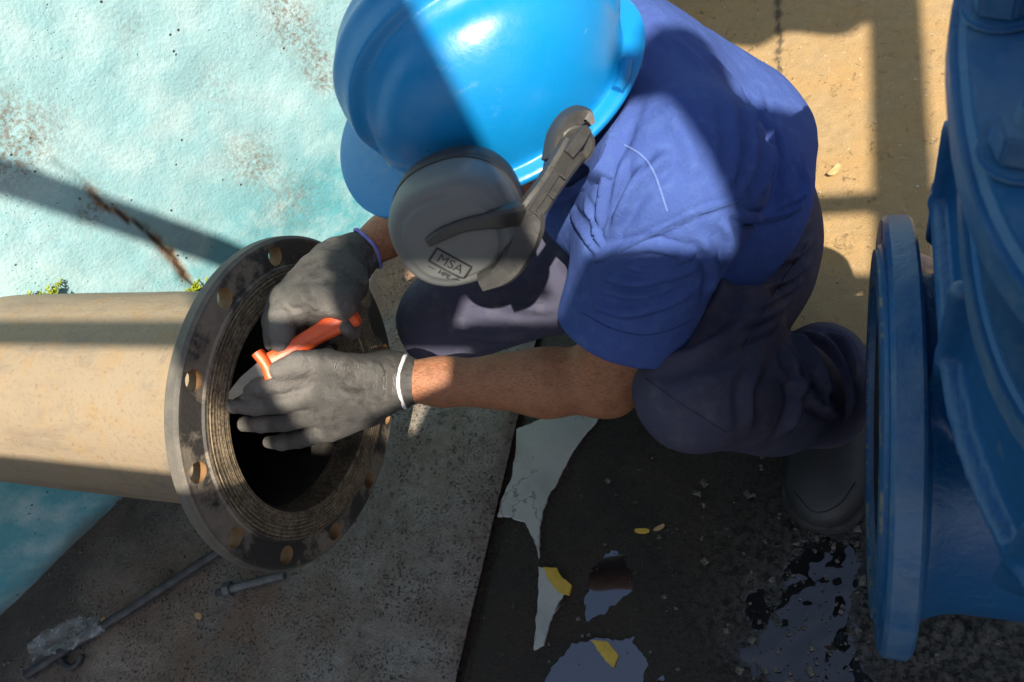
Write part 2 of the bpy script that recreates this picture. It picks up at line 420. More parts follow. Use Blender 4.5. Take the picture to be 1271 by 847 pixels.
# ================================================================== PAINTED WALL
Wp = G(40, 725); Wq = G(465, 315); WD = (Wq - Wp); WD.z = 0; WD.normalize(); WN = Vector((WD.y, -WD.x, 0))
def onwall(u, v):
    r = ray(u, v); t = (Wp - CAM).dot(WN) / r.dot(WN); p = CAM + r * t - Wp; return (p.dot(WD), p.z + 0.)
bw = MB('cyan_plaster')
n1 = bw.noise(3.2, 5, .6); n2 = bw.noise(38, 5, .65); n3 = bw.noise(170, 4, .6)
sepw = bw.n('ShaderNodeSeparateXYZ'); bw.l(bw.co, sepw.inputs[0])
hi = bw.ramp(bw.math('ADD', sepw.outputs[2], bw.math('MULTIPLY', bw.math('SUBTRACT', n1, .5), .25)), [(.20, 0.), (.36, 1.)])  # deep teal low down paints in the shade under the pipe
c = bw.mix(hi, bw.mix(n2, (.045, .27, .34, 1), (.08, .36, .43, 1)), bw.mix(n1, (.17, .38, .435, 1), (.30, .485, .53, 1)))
c = bw.mix(bw.ramp(bw.noise(11, 5, .65), [(.45, .1), (.68, .75)]), c, (.41, .545, .57, 1))
c = bw.mix(bw.ramp(n2, [(.28, .4), (.42, 0.)]), c, (.14, .30, .35, 1))
pits = bw.math('MULTIPLY', bw.ramp(bw.vor(42), [(.06, 1.), (.10, 0.)]), bw.ramp(bw.noise(9, 2), [(.5, 0.), (.56, 1.)]))
pits2 = bw.math('MULTIPLY', bw.ramp(bw.vor(120), [(.05, 1.), (.12, 0.)]), bw.ramp(bw.noise(6, 3), [(.5, 0.), (.6, .8)]))
sn = bw.math('MULTIPLY', bw.attr('stain'), bw.ramp(bw.noise(120, 6, .8), [(.44, .0), (.58, .9)]))
c = bw.mix(sn, c, (.17, .15, .125, 1))
c = bw.mix(bw.attr('rust'), c, bw.mix(n3, (.11, .05, .02, 1), (.34, .17, .06, 1)))
c = bw.mix(bw.attr('crack'), c, (.03, .022, .016, 1))
c = bw.mix(bw.math('MAXIMUM', pits, pits2), c, (.05, .05, .048, 1))
c = bw.mix(bw.attr('foot'), c, (.10, .10, .09, 1))
h = bw.math('SUBTRACT', bw.math('ADD', bw.math('MULTIPLY', n2, .6), bw.math('MULTIPLY', n3, .5)), bw.math('MAXIMUM', pits, pits2))
wm = bw.out(c, .8, bw.bump(h, .0026))
s, t, F = grid(-.5, 3.1, -.05, 1.9, .007)
P2 = np.c_[s, t]
e = .010 * (fbm(P2, 4) - .5) + .003 * (fbm(P2, 26, 3) - .5)
ck = [onwall(*p) for p in [(70, 200), (105, 225), (128, 256), (165, 275), (190, 292), (212, 318), (228, 345), (243, 362)]]
wob = .016 * np.c_[fbm(P2, 30, 3) - .5, fbm(P2 + 5, 30, 3) - .5]
d, tt = polydist(P2 + wob, ck)
wid = .008 + .006 * fbm(P2, 25, 2)
crack = smooth(1, .3, d / (wid * .5)) * smooth(.05, .35, fbm(P2, 40, 2) + .1) * (.35 + .65 * smooth(.15, .35, tt))
rust = np.clip(smooth(1, .2, d / wid) * smooth(.1, .3, tt) * (smooth(.42, .55, fbm(P2 + 3, 20, 2))), 0, .95)
e = e - .007 * smooth(1, .2, d / wid) * (.4 + .6 * smooth(.15, .35, tt))
stain = np.zeros(len(s))
def wst(u, v, r, a, sx=1., sy=1.):
    global stain
    q = onwall(u, v); stain = stain + a * np.exp(-(((s - q[0]) / sx) ** 2 + ((t - q[1]) / sy) ** 2) / r ** 2)
for a in [(5, 165, .05, 1.1), (0, 190, .05, .9), (310, 195, .05, .8), (365, 255, .06, .75), (375, 40, .045, .7), (395, 90, .03, .9), (270, 110, .05, .45), (120, 245, .03, .7), (112, 270, .02, 1.), (350, 20, .05, .5), (60, 150, .06, .3), (330, 215, .04, .5), (170, 40, .03, .4)]: wst(*a)
dl, tl = polydist(P2 + wob, [onwall(345, 0), onwall(372, 45), onwall(408, 100)]); stain += .9 * smooth(.04, .005, dl)
e -= .003 * np.clip(stain, 0, 1) * (fbm(P2, 50, 3))
foot = smooth(.05, -.01, t + .05 * (fbm(P2, 20, 3) - .5)) * .8
pts = np.array([tuple(Wp)])[:, :3] * [1, 1, 0] + s[:, None] * np.array(WD) + t[:, None] * np.array([0, 0, 1.]) + e[:, None] * np.array(WN)
wall = mesh_obj('painted_wall', pts - np.array([Wp.x, Wp.y, 0]), F, wm, attrs={'stain': np.clip(stain, 0, 1), 'rust': rust, 'crack': crack, 'foot': foot})
wall.location = (Wp.x, Wp.y, 0)
tag(wall, 'rough cyan painted concrete wall with a rusty diagonal crack, behind the pipe', 'wall')
# its thickness behind the face
bm = bmesh.new(); R2 = Matrix((WD, Vector((0, 0, 1)).cross(WD), Vector((0, 0, 1)))).transposed()
boxbm(bm, Wp + WD * 1.3 - WN * .17 + Vector((0, 0, .93)) - Vector((0, 0, Wp.z)), 3.6, .30, 1.96, R2)
bm_obj('wall_core', bm, wm, wall)

# ================================================================== PIPE WITH FLANGE
PY, PZ = .380, .362; XF = -.668; XV = .036
bp = MB('rusty_paint_steel')
n1 = bp.noise(5, 6, .6, map_=(.5, 1, 1)); n2 = bp.noise(30, 6, .7); n3 = bp.noise(140, 4, .7)
c = bp.mix(n1, (.19, .145, .098, 1), (.29, .23, .155, 1))
c = bp.mix(bp.ramp(n2, [(.50, 0.), (.75, .6)]), c, (.27, .165, .06, 1))
c = bp.mix(bp.math('MULTIPLY', bp.ramp(bp.noise(12, 5, .7), [(.55, 0.), (.68, .8)]), bp.attr('tip')), c, (.13, .115, .10, 1))
c = bp.mix(bp.ramp(bp.noise(16, 6, .75, map_=(.25, 1, 1)), [(.52, 0.), (.66, .6)]), c, (.15, .12, .095, 1))
c = bp.mix(bp.ramp(n3, [(.3, .5), (.45, 0.)]), c, (.14, .085, .045, 1))
pm_ = bp.out(c, .7, bp.bump(bp.math('ADD', n2, n3), .0012))
pipe = empty('steel_pipe', (-1.0, PY, 0), 'large rusty tan steel pipe with a bolt flange, sticking out of the cyan wall', 'pipe')
seg = 96; prof = []
for k in range(60): prof.append((.1555, XF - .045 - (1.45 / 59) * k))
V, F = lathe_vf(prof, seg, (0, PY, PZ), (1, 0, 0))
V = V + (fbm(V, 12, 3) - .5)[:, None] * .0015 * np.sign((V - [0, PY, PZ]) * [0, 1, 1])
o = mesh_obj('pipe_wall', V, F, pm_, pipe, attrs={'tip': smooth(.5, .05, XF - V[:, 0])}); fixnormals(o)
bore_m = simple('shaded_bore', (.008, .0075, .007, 1), (.03, .025, .02, 1), 25, .75, 60, .003)  # near-black colour paints in the shade inside the pipe
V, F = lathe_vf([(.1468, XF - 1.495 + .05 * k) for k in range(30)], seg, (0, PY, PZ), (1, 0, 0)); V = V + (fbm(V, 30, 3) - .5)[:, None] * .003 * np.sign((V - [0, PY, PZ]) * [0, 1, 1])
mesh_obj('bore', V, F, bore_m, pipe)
# flange
bf = MB('scraped_black_steel')
geo = bf.n('ShaderNodeNewGeometry')
sep = bf.n('ShaderNodeSeparateXYZ'); bf.l(bf.co, sep.inputs[0])
rr = bf.math('SQRT', bf.math('ADD', bf.math('POWER', bf.math('SUBTRACT', sep.outputs[1], PY), 2.), bf.math('POWER', bf.math('SUBTRACT', sep.outputs[2], PZ), 2.)))
n1 = bf.noise(9, 5, .6); n2 = bf.noise(45, 6, .75); n3 = bf.noise(220, 4, .7)
grey = bf.mix(n2, (.10, .085, .068, 1), (.36, .30, .235, 1))
blk = bf.mix(n3, (.022, .021, .02, 1), (.06, .055, .05, 1))
c = bf.mix(bf.ramp(bf.math('ADD', bf.math('MULTIPLY', n1, .75), bf.math('MULTIPLY', n2, .35)), [(.535, 0.), (.60, 1.)]), grey, blk)
c = bf.mix(bf.ramp(bf.noise(8, 5, .7, vec=None), [(.60, 0.), (.7, .7)]), c, (.14, .065, .035, 1))
gask = bf.mix(n2, (.10, .070, .042, 1), (.36, .27, .165, 1))
gask = bf.mix(bf.ramp(n3, [(.42, .8), (.56, 0.)]), gask, (.05, .04, .03, 1))
gask = bf.mix(bf.ramp(bf.noise(14, 6, .75), [(.45, 0.), (.62, .85)]), gask, (.035, .028, .02, 1))
zone = bf.ramp(bf.math('ADD', rr, bf.math('MULTIPLY', bf.math('SUBTRACT', n2, .5), .012)), [(.1845, 1.), (.1875, 0.)])
c = bf.mix(zone, c, gask)
rings = bf.n('ShaderNodeTexWave', wave_type='BANDS', bands_direction='X'); 
cx = bf.n('ShaderNodeCombineXYZ'); bf.l(rr, cx.inputs[0]); bf.l(cx.outputs[0], rings.inputs[0]); rings.inputs['Scale'].default_value = 62; rings.inputs['Distortion'].default_value = 2.5; rings.inputs['Detail'].default_value = 4; rings.inputs['Detail Scale'].default_value = 3
scr = bf.math('MULTIPLY', bf.math('MULTIPLY', bf.ramp(rings.outputs[1], [(.55, 0.), (.9, 1.)]), zone), bf.ramp(n2, [(.42, 0.), (.6, 1.)]))
c = bf.mix(bf.math('MULTIPLY', scr, .7), c, (.42, .33, .22, 1))
rimz = bf.ramp(rr, [(.2215, 0.), (.2235, 1.)])
c = bf.mix(bf.math('MULTIPLY', rimz, bf.ramp(n1, [(.3, .95), (.7, .7)])), c, bf.mix(n2, (.055, .055, .052, 1), (.15, .135, .115, 1)))
hole = bf.attr('hole'); c = bf.mix(hole, c, bf.mix(n2, (.17, .085, .032, 1), (.28, .15, .065, 1)))
inner = bf.ramp(rr, [(.1470, 1.), (.1485, 0.)]); c = bf.mix(inner, c, bf.mix(n2, (.010, .009, .008, 1), (.03, .024, .018, 1)))  # flange bore gets the same painted-in darkness
hh = bf.math('ADD', bf.math('ADD', bf.math('MULTIPLY', n2, .6), bf.math('MULTIPLY', n3, .4)), bf.math('MULTIPLY', rings.outputs[1], bf.math('MULTIPLY', zone, .3)))
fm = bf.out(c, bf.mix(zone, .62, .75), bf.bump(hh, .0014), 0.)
RO = .2275
prof = [(.1475, XF - .06), (.1475, XF - .004), (.1500, XF + .0)]
for k in (1, 3, 4, 7):
    rr_ = .150 + .0045 * k; prof += [(rr_ - .0012, XF + .0003), (rr_, XF - .0005), (rr_ + .0010, XF + .0002)]
prof += [(.1885, XF), (.1900, XF - .0035), (.2235, XF - .0035), (RO, XF - .0075), (RO, XF - .020), (RO - .003, XF - .024), (.178, XF - .024), (.164, XF - .040), (.1565, XF - .06)]
V, F = lathe_vf(prof, 192, (0, PY, PZ), (1, 0, 0), closed=True)
fl_o = mesh_obj('flange', V, F, fm, pipe); fixnormals(fl_o)
cut = bpy.data.meshes.new('cutter'); bm = bmesh.new()
hdirs = []
RB = .2055
for k in range(12):
    a = math.radians(15 + 30 * k + 6); cy, cz = PY + RB * math.cos(a), PZ + RB * math.sin(a); hdirs.append((cy, cz))
    r_ = bmesh.ops.create_cone(bm, cap_ends=True, segments=28, radius1=.0128, radius2=.0128, depth=.12, matrix=Matrix.Translation((XF - .02, cy, cz)) @ Matrix.Rotation(math.pi / 2, 4, 'Y'))
bm.to_mesh(cut); bm.free(); cut_o = bpy.data.objects.new('cutter', cut); C.objects.link(cut_o)
md = fl_o.modifiers.new('b', 'BOOLEAN'); md.object = cut_o; md.operation = 'DIFFERENCE'; md.solver = 'EXACT'
dg = bpy.context.evaluated_depsgraph_get(); me = bpy.data.meshes.new_from_object(fl_o.evaluated_get(dg)); me.name = 'flange'
fl_o.modifiers.clear(); fl_o.data = me; bpy.data.objects.remove(cut_o)
co = np.zeros(len(me.vertices) * 3); me.vertices.foreach_get('co', co); co = co.reshape(-1, 3)
hv = np.zeros(len(co))
for cy, cz in hdirs: hv = np.maximum(hv, (np.abs(np.hypot(co[:, 1] - cy, co[:, 2] - cz) - .0128) < .0006).astype(float))
# attribute on faces: only the walls of the holes
at = me.attributes.new('hole', 'FLOAT', 'FACE'); 
at.data.foreach_set('value', np.array([1.0 if all(hv[i] > .5 for i in p.vertices) and abs(p.normal.x) < .5 else 0. for p in me.polygons], dtype=np.float32))
me.polygons.foreach_set('use_smooth', np.ones(len(me.polygons), bool)); me.set_sharp_from_angle(angle=math.radians(28))

# ================================================================== BLUE VALVE
bv = MB('blue_valve_enamel')
n1 = bv.noise(5, 4, .6); n2 = bv.noise(60, 4, .6); n3 = bv.noise(22, 5, .7)
c = bv.mix(n1, (.005, .080, .225, 1), (.010, .115, .30, 1))
c = bv.mix(bv.ramp(n3, [(.63, 0.), (.70, .5)]), c, (.10, .17, .25, 1))
c = bv.mix(bv.ramp(bv.noise(55, 3, .8), [(.70, 0.), (.76, .9)]), c, (.03, .035, .04, 1))
gv = bv.n('ShaderNodeNewGeometry'); c = bv.mix(bv.math('MULTIPLY', bv.ramp(gv.outputs['Pointiness'], [(.515, 0.), (.58, .7)]), bv.ramp(n3, [(.35, .2), (.6, 1.)])), c, (.13, .21, .29, 1))
vm = bv.out(c, bv.ramp(n3, [(.3, .30), (.7, .48)]), bv.bump(bv.math('ADD', n2, bv.math('MULTIPLY', n3, 2.)), .0011), 0., .5)
bd = MB('blue_flange_face'); n2 = bd.noise(30, 5, .7)
vface = bd.out(bd.mix(bd.ramp(n2, [(.52, 0.), (.6, 1.)]), (.012, .10, .23, 1), (.22, .22, .17, 1)), .55, bd.bump(n2, .001))
vin = simple('valve_bore_black', (.006, .006, .007, 1), (.02, .022, .025, 1), 30, .6, 60, .002)
VC = XV + .135
valve = empty('gate_valve', (VC, PY, 0), 'big blue painted cast iron gate valve with a round flange, at the right edge', 'valve')
prof = [(.150, XV + .05), (.150, XV + .004), (.151, XV), (.186, XV), (.188, XV + .003), (.212, XV + .003), (.216, XV + .0065), (.216, XV + .025), (.213, XV + .028), (.185, XV + .028), (.175, XV + .04)]
V, F = lathe_vf(prof, 128, (0, PY, PZ), (1, 0, 0), closed=True)
vf = mesh_obj('flange', V, F, vm, valve); fixnormals(vf)
cut = bpy.data.meshes.new('cutter'); bm = bmesh.new()
for k in range(12):
    a = math.radians(15 + 30 * k)
    bmesh.ops.create_cone(bm, cap_ends=True, segments=20, radius1=.0115, radius2=.0115, depth=.12, matrix=Matrix.Translation((XV + .02, PY + .2 * math.cos(a), PZ + .2 * math.sin(a))) @ Matrix.Rotation(math.pi / 2, 4, 'Y'))
bm.to_mesh(cut); bm.free(); cut_o = bpy.data.objects.new('cutter', cut); C.objects.link(cut_o)
md = vf.modifiers.new('b', 'BOOLEAN'); md.object = cut_o; md.operation = 'DIFFERENCE'; md.solver = 'EXACT'
dg = bpy.context.evaluated_depsgraph_get(); me = bpy.data.meshes.new_from_object(vf.evaluated_get(dg)); me.name = 'valve_flange'
vf.modifiers.clear(); vf.data = me; bpy.data.objects.remove(cut_o)
me.polygons.foreach_set('use_smooth', np.ones(len(me.polygons), bool)); me.set_sharp_from_angle(angle=math.radians(30))
V, F = lathe_vf([(.153, XV - .0025), (.183, XV - .0025), (.1835, XV + .001), (.1525, XV + .001)], 96, (0, PY, PZ), (1, 0, 0), closed=True)
o = mesh_obj('raised_face', V, F, vface, valve); fixnormals(o); o.data.set_sharp_from_angle(angle=math.radians(30))
V, F = lathe_vf([(.1495, XV + .006), (.1495, 2 * VC - XV - .006)], 64, (0, PY, PZ), (1, 0, 0)); mesh_obj('bore', V, F, vin, valve)
far_ = vf.copy(); C.objects.link(far_); far_.scale = (-1, 1, 1); far_.location.x = 2 * VC; far_.name = 'flange'
bm = bmesh.new(); bmesh.ops.create_circle(bm, cap_ends=True, segments=48, radius=.1494, matrix=Matrix.Translation((XV + .14, PY, PZ)) @ Matrix.Rotation(math.pi / 2, 4, 'Y')); bm_obj('gate_disc', bm, vin, valve)
def valve_sdf(P):
    neck = smax(np.linalg.norm(P[:, 1:] - np.array([PY, PZ], np.float32), axis=1) - .168 - .012 * np.clip((XV + .075 - P[:, 0]) / .04, 0, 1) ** 2, np.abs(P[:, 0] - VC) - (VC - XV - .026), .004)
    q = P - np.array([VC, .335, 0], np.float32)
    # wide flat casting across the flow, rounded below, widening to the top flange
    zz = P[:, 2]
    up_ = smooth(.49, .54, zz); half = .040 + .046 * up_
    hy = .10 + .10 * up_; half = half * (1 - .6 * np.clip(-q[:, 1] / hy, 0, 1) ** 2)
    cy = np.abs(q[:, 1]); cxx = np.abs(q[:, 0])
    st = np.maximum(cxx - half + .05, 0); sy_ = np.maximum(cy - hy + .05, 0)
    plan = np.sqrt(st ** 2 + sy_ ** 2) - .05 + np.minimum(np.maximum(cxx - half + .05, cy - hy + .05), 0)
    low = np.sqrt(np.maximum(PZ - zz, 0) ** 2 * (1.0) + q[:, 1] ** 2) - .165
    body = smax(plan, np.where(zz < PZ, low, -1.), .03); body = smax(body, zz - .675, .006)
    d = smin(neck, body, .035)
    # ribs
    for zc in (.50, .585):
        rib = smax(plan - .016, np.abs(zz - zc + .35 * np.clip(q[:, 1] + .1, -.4, 0) ** 2 * 0) - .006, .008); d = smin(d, rib, .005)
    vr = np.abs(q[:, 1] + .0) - .008
    d = smin(d, smax(smax(vr, plan - .018, .01), np.abs(zz - .6) - .075, .004), .005)
    vr2 = np.minimum(np.abs(q[:, 1] + .15), np.abs(q[:, 1] - .15)) - .007
    d = smin(d, smax(smax(vr2, plan - .015, .01), np.abs(zz - .59) - .085, .004), .005)
    hole_ = np.linalg.norm(P[:, 1:] - np.array([PY, PZ], np.float32), axis=1) - .1502
    return smax(d, -np.where(np.abs(P[:, 0] - VC) < .2, hole_, 1.), .002)
V, F = surfnets(valve_sdf, (XV + .01, PY - .28, .16), (VC + .12, PY + .22, .70), .0045); V = relax(V, F, 1)
mesh_obj('body', V, F, vm, valve)
def plate(name, z0, z1, hx, hy, rad, bev=.006, yc=PY):
    bm = bmesh.new(); pts = []
    for k in range(64):
        a = 2 * math.pi * k / 64; ca, sa = math.cos(a), math.sin(a)
        ex = math.copysign(abs(ca) ** .8, ca) * hx; ey = math.copysign(abs(sa) ** .8, sa) * hy; pts.append((VC + ex, yc + ey))
    vs1 = [bm.verts.new((p[0], p[1], z0)) for p in pts]; f = bm.faces.new(vs1)
    r_ = bmesh.ops.extrude_face_region(bm, geom=[f]); bmesh.ops.translate(bm, vec=(0, 0, z1 - z0), verts=[v for v in r_['geom'] if isinstance(v, bmesh.types.BMVert)])
    bmesh.ops.recalc_face_normals(bm, faces=bm.faces)
    es = [e_ for e_ in bm.edges if abs(e_.verts[0].co.z - e_.verts[1].co.z) < 1e-6]; bmesh.ops.bevel(bm, geom=es, offset=bev, segments=3, affect='EDGES')
    return bm_obj(name, bm, vm, valve, True, autosmooth=35)
plate('body_flange', .668, .698, .096, .185, .1, .006, .36)
plate('bonnet_casting', .698, .79, .080, .150, .1, .02, .36)
bonnet = plate('bonnet_flange', .788, .822, .116, .190, .1, .008, .36)
V, F = lathe_vf([(.0, .95), (.055, .95), (.062, .945), (.066, .92), (.064, .89), (.062, .85), (.064, .822), (.064, .81)], 48, (VC, .36, 0), (0, 0, 1))
o = mesh_obj('bonnet', V, F, vm, valve); fixnormals(o)
tube('stem', [(VC, .36, .94), (VC, .36, 1.02)], .016, vm, valve)
def bolt_mesh(rh, hh, rs):
    bm = bmesh.new()
    bmesh.ops.create_cone(bm, cap_ends=True, segments=6, radius1=rh, radius2=rh * .97, depth=hh, matrix=Matrix.Translation((0, 0, hh / 2 + .004)))
    bmesh.ops.create_cone(bm, cap_ends=True, segments=20, radius1=rh * 1.25, radius2=rh * 1.2, depth=.004, matrix=Matrix.Translation((0, 0, .002)))
    bmesh.ops.create_cone(bm, cap_ends=True, segments=14, radius1=rs, radius2=rs * .8, depth=hh * .7, matrix=Matrix.Translation((0, 0, hh + .002 + hh * .35)))
    es = [e_ for e_ in bm.edges if e_.calc_length() > hh * .5 or True]; bmesh.ops.bevel(bm, geom=[e_ for e_ in es if e_.is_manifold and e_.calc_face_angle() > .9], offset=.0016, segments=2, affect='EDGES')
    me = bpy.data.meshes.new('bolt'); bm.to_mesh(me); bm.free(); me.polygons.foreach_set('use_smooth', np.ones(len(me.polygons), bool)); me.set_sharp_from_angle(angle=math.radians(40)); me.materials.append(vm); return me
bmesh_ = bolt_mesh(.0185, .018, .0105)
for k in range(12):
    a = 2 * math.pi * (k + .5) / 12; ca, sa = math.cos(a), math.sin(a)
    p = Vector((VC + math.copysign(abs(ca) ** .8, ca) * .090, (.36) + math.copysign(abs(sa) ** .8, sa) * .160, .822))
    o = link('bolt', bmesh_, None, valve); o.location = p; o.rotation_euler = (0, 0, random.random() * 3)

# ================================================================== WORKER
def v3(p): return np.array(tuple(p), np.float64)
J = dict(
    c7=v3((-.235, .695, .62)), shL=v3(W(838, 228, .765)), shR=v3((-.30, .86, .56)),
    elL=v3(W(748, 478, .925)), wrL=v3(W(500, 473, .955)), elR=v3((-.43, .80, .40)), wrR=v3(W(437, 321, 1.035)),
    hipL=v3((-.165, .635, .25)), hipR=v3((-.19, .80, .25)), kneeL=v3(W(862, 486, .86)), ankL=v3((-.018, .53, .105)),
    kneeR=v3((-.565, .585, .255)), ankR=v3((-.33, .80, .08)), pel=v3((-.155, .72, .27)), chest=v3((-.228, .70, .485)), waist=v3((-.155, .715, .38)))
root = empty('person', (-.12, .66, 0), 'worker in blue hard hat, blue shirt and grey gloves squatting at the pipe flange', 'person')
# ---- skin
bs = MB('skin'); n1 = bs.noise(14, 5, .6); n2 = bs.noise(380, 4, .6)
sc_ = bs.mix(n1, (.27, .115, .06, 1), (.42, .185, .095, 1))
hair = bs.ramp(bs.noise(520, 4, .85, map_=(.3, 1, 1)), [(.48, 0.), (.64, .55)])
sc_ = bs.mix(hair, sc_, (.05, .028, .018, 1))
sc_ = bs.mix(bs.ramp(bs.noise(45, 4, .7), [(.5, 0.), (.7, .4)]), sc_, (.14, .055, .032, 1))
skin = bs.out(sc_, .48, bs.bump(bs.math('ADD', n2, bs.math('MULTIPLY', bs.noise(70, 4, .65), 2.)), .0014), 0., .4)
skin.node_tree.nodes['Principled BSDF'].inputs['Subsurface Weight'].default_value = .08
skin.node_tree.nodes['Principled BSDF'].inputs['Subsurface Radius'].default_value = (.01, .004, .002)
# head frame (front, left, crown)
Fh = Vector((-.868, -.49, -.05)).normalized(); Ch = Vector((.04, -.165, .98)); Ch = (Ch - Fh * Ch.dot(Fh)).normalized(); Eh = Ch.cross(Fh)
RIMC = W(613, 106, .762)
HC = RIMC - Ch * .035                                  # centre of the head
Rh = np.array([tuple(Fh), tuple(Eh), tuple(Ch)]).T
def hp(f, l, c): return v3(HC + Fh * f + Eh * l + Ch * c)
def body_sdf(P):
    d = ell(P, hp(-.005, 0, .02), (.094, .074, .105), Rh)
    d = smin(d, ell(P, hp(.035, 0, -.065), (.055, .055, .065), Rh), .03)
    d = smin(d, rc(P, hp(.088, 0, .0), hp(.108, 0, -.035), .007, .014), .012)               # nose
    for s in (1, -1):
        d = smin(d, ell(P, hp(-.005, s * .079, -.015), (.022, .008, .033), Rh), .006)
        d = smax(d, -ell(P, hp(.092, s * .032, .0), (.014, .018, .010), Rh), .008)          # sockets
        d = smin(d, ell(P, hp(.078, s * .032, .0), (.013, .013, .012), Rh), .002)           # eyes
    d = smin(d, rc(P, hp(.083, -.022, -.068), hp(.083, .022, -.068), .008, .008), .006)     # mouth
    d = smin(d, rc(P, hp(-.03, 0, -.05), J['c7'] * .75 + J['chest'] * .25, .056, .062), .03)
    d = smin(d, chain(P, [J['c7'] - [.0, 0, .07], J['chest'], J['waist'], J['pel']], [.08, .10, .095, .10], .04), .04)
    d = smin(d, rc(P, J['shL'], J['shR'], .055, .055), .04)
    for s in 'LR':
        sh, e, w_ = J['sh' + s], J['el' + s], J['wr' + s]
        d = smin(d, rc(P, sh, e, .052, .040), .03)
        m1 = e + (w_ - e) * .28; m2 = e + (w_ - e) * .8
        d = smin(d, chain(P, [e, m1, m2, w_], [.035, .0385, .0275, .0265], .02), .012)
        d = smin(d, chain(P, [J['hip' + s], J['knee' + s]], [.08, .055]), .03)
        d = smin(d, chain(P, [J['knee' + s], J['ank' + s]], [.05, .038]), .02)
    # olecranon and forearm muscle of the near arm
    e, w_ = J['elL'], J['wrL']
    d = smin(d, ell(P, e + [.016, -.004, -.012], (.022, .022, .022)), .02)
    d = smin(d, rc(P, e + (w_ - e) * .12 + [0, .008, .018], e + (w_ - e) * .5 + [0, .004, .008], .026, .022), .02)
    return d
V, F = surfnets(body_sdf, (-.80, .25, .02), (.14, 1.02, .84), .0055); V = relax(V, F, 1)
mesh_obj('body', V, F, skin, root)

# ---- shirt
bt = MB('blue_jersey'); n1 = bt.noise(6, 4, .6); n2 = bt.noise(900, 2, .6); n3 = bt.noise(60, 4, .6)
c = bt.mix(n1, (.050, .095, .31, 1), (.075, .125, .375, 1)); c = bt.mix(bt.math('MULTIPLY', n2, .35), c, (.02, .035, .16, 1))
c = bt.mix(bt.math('MULTIPLY', bt.ramp(n3, [(.5, 0.), (.75, .35)]), 1.), c, (.10, .18, .45, 1))
shirt_m = bt.out(c, .9, bt.bump(bt.math('ADD', bt.math('MULTIPLY', n2, .7), bt.math('MULTIPLY', n3, 1.4)), .0016), 0., .12)
spine = v3(J['chest'] - J['pel']); spine /= np.linalg.norm(spine)
sl_dir = J['elL'] - J['shL']; sl_len = np.linalg.norm(sl_dir); sl_dir /= sl_len
hemL = J['shL'] + sl_dir * (sl_len * .69)
slR = J['elR'] - J['shR']; slRl = np.linalg.norm(slR); slR /= slRl
def shirt_sdf(P, off=0.):
    d = None
    for oy in (-.06, 0, .06):
        o_ = np.array([0, oy, 0])
        e_ = chain(P, [J['c7'] - [-.01, 0, .10] + o_ * .7, J['chest'] + o_, J['waist'] + o_, J['pel'] + [0, 0, .03] + o_], [.082, .106, .112, .122], .05); d = e_ if d is None else smin(d, e_, .05)
    d = smin(d, rc(P, J['shL'] + [0, .035, -.012], J['shR'] + [0, -.03, -.01], .078, .076), .06)
    d = smin(d, rc(P, J['c7'] - [.0, 0, .04], J['c7'] * .6 + hp(-.03, 0, -.05) * .4, .08, .066), .05)
    s1 = rc(P, J['shL'], hemL + sl_dir * .03, .082, .074)
    d = smin(d, s1, .045)
    s2 = rc(P, J['shR'], J['shR'] + slR * (slRl * .8), .08, .072); d = smin(d, s2, .04)
    d = d - off
    # open hems: sleeve, waist, neck
    near = rc(P, J['shL'] + sl_dir * .12, J['elL'] + sl_dir * .1, .1, .1) < 0
    tS = (P - hemL.astype(np.float32)) @ sl_dir.astype(np.float32)
    q = P - hemL.astype(np.float32); rad = np.linalg.norm(q - tS[:, None] * sl_dir.astype(np.float32), axis=1)
    wav = .004 * np.sin(np.arctan2(q[:, 2], q[:, 1]) * 3)
    d = np.where(near, smax(d, np.where(rad < .13, tS + wav, -1).astype(np.float32), .004), d)
    tH = (P - (J['pel'] + spine * .085).astype(np.float32)) @ spine.astype(np.float32)
    d = smax(d, -tH, .006)
    return d
def shirt_shell(P):
    d = shirt_sdf(P)
    inner = shirt_sdf(P, 0) + .004
    # hollow only near the sleeve opening and the collar
    hq = rc(P, hemL - sl_dir * .02, hemL + sl_dir * .08, .058, .066)
    d = smax(d, -hq, .003)
    nk = rc(P, J['c7'] * .85 + hp(-.03, 0, -.05) * .15, hp(-.02, 0, -.03), .060, .070)
    return smax(d, -nk, .004)
V, F = surfnets(shirt_shell, (-.52, .36, .22), (.10, 1.02, .76), .0036); V = relax(V, F, 3)
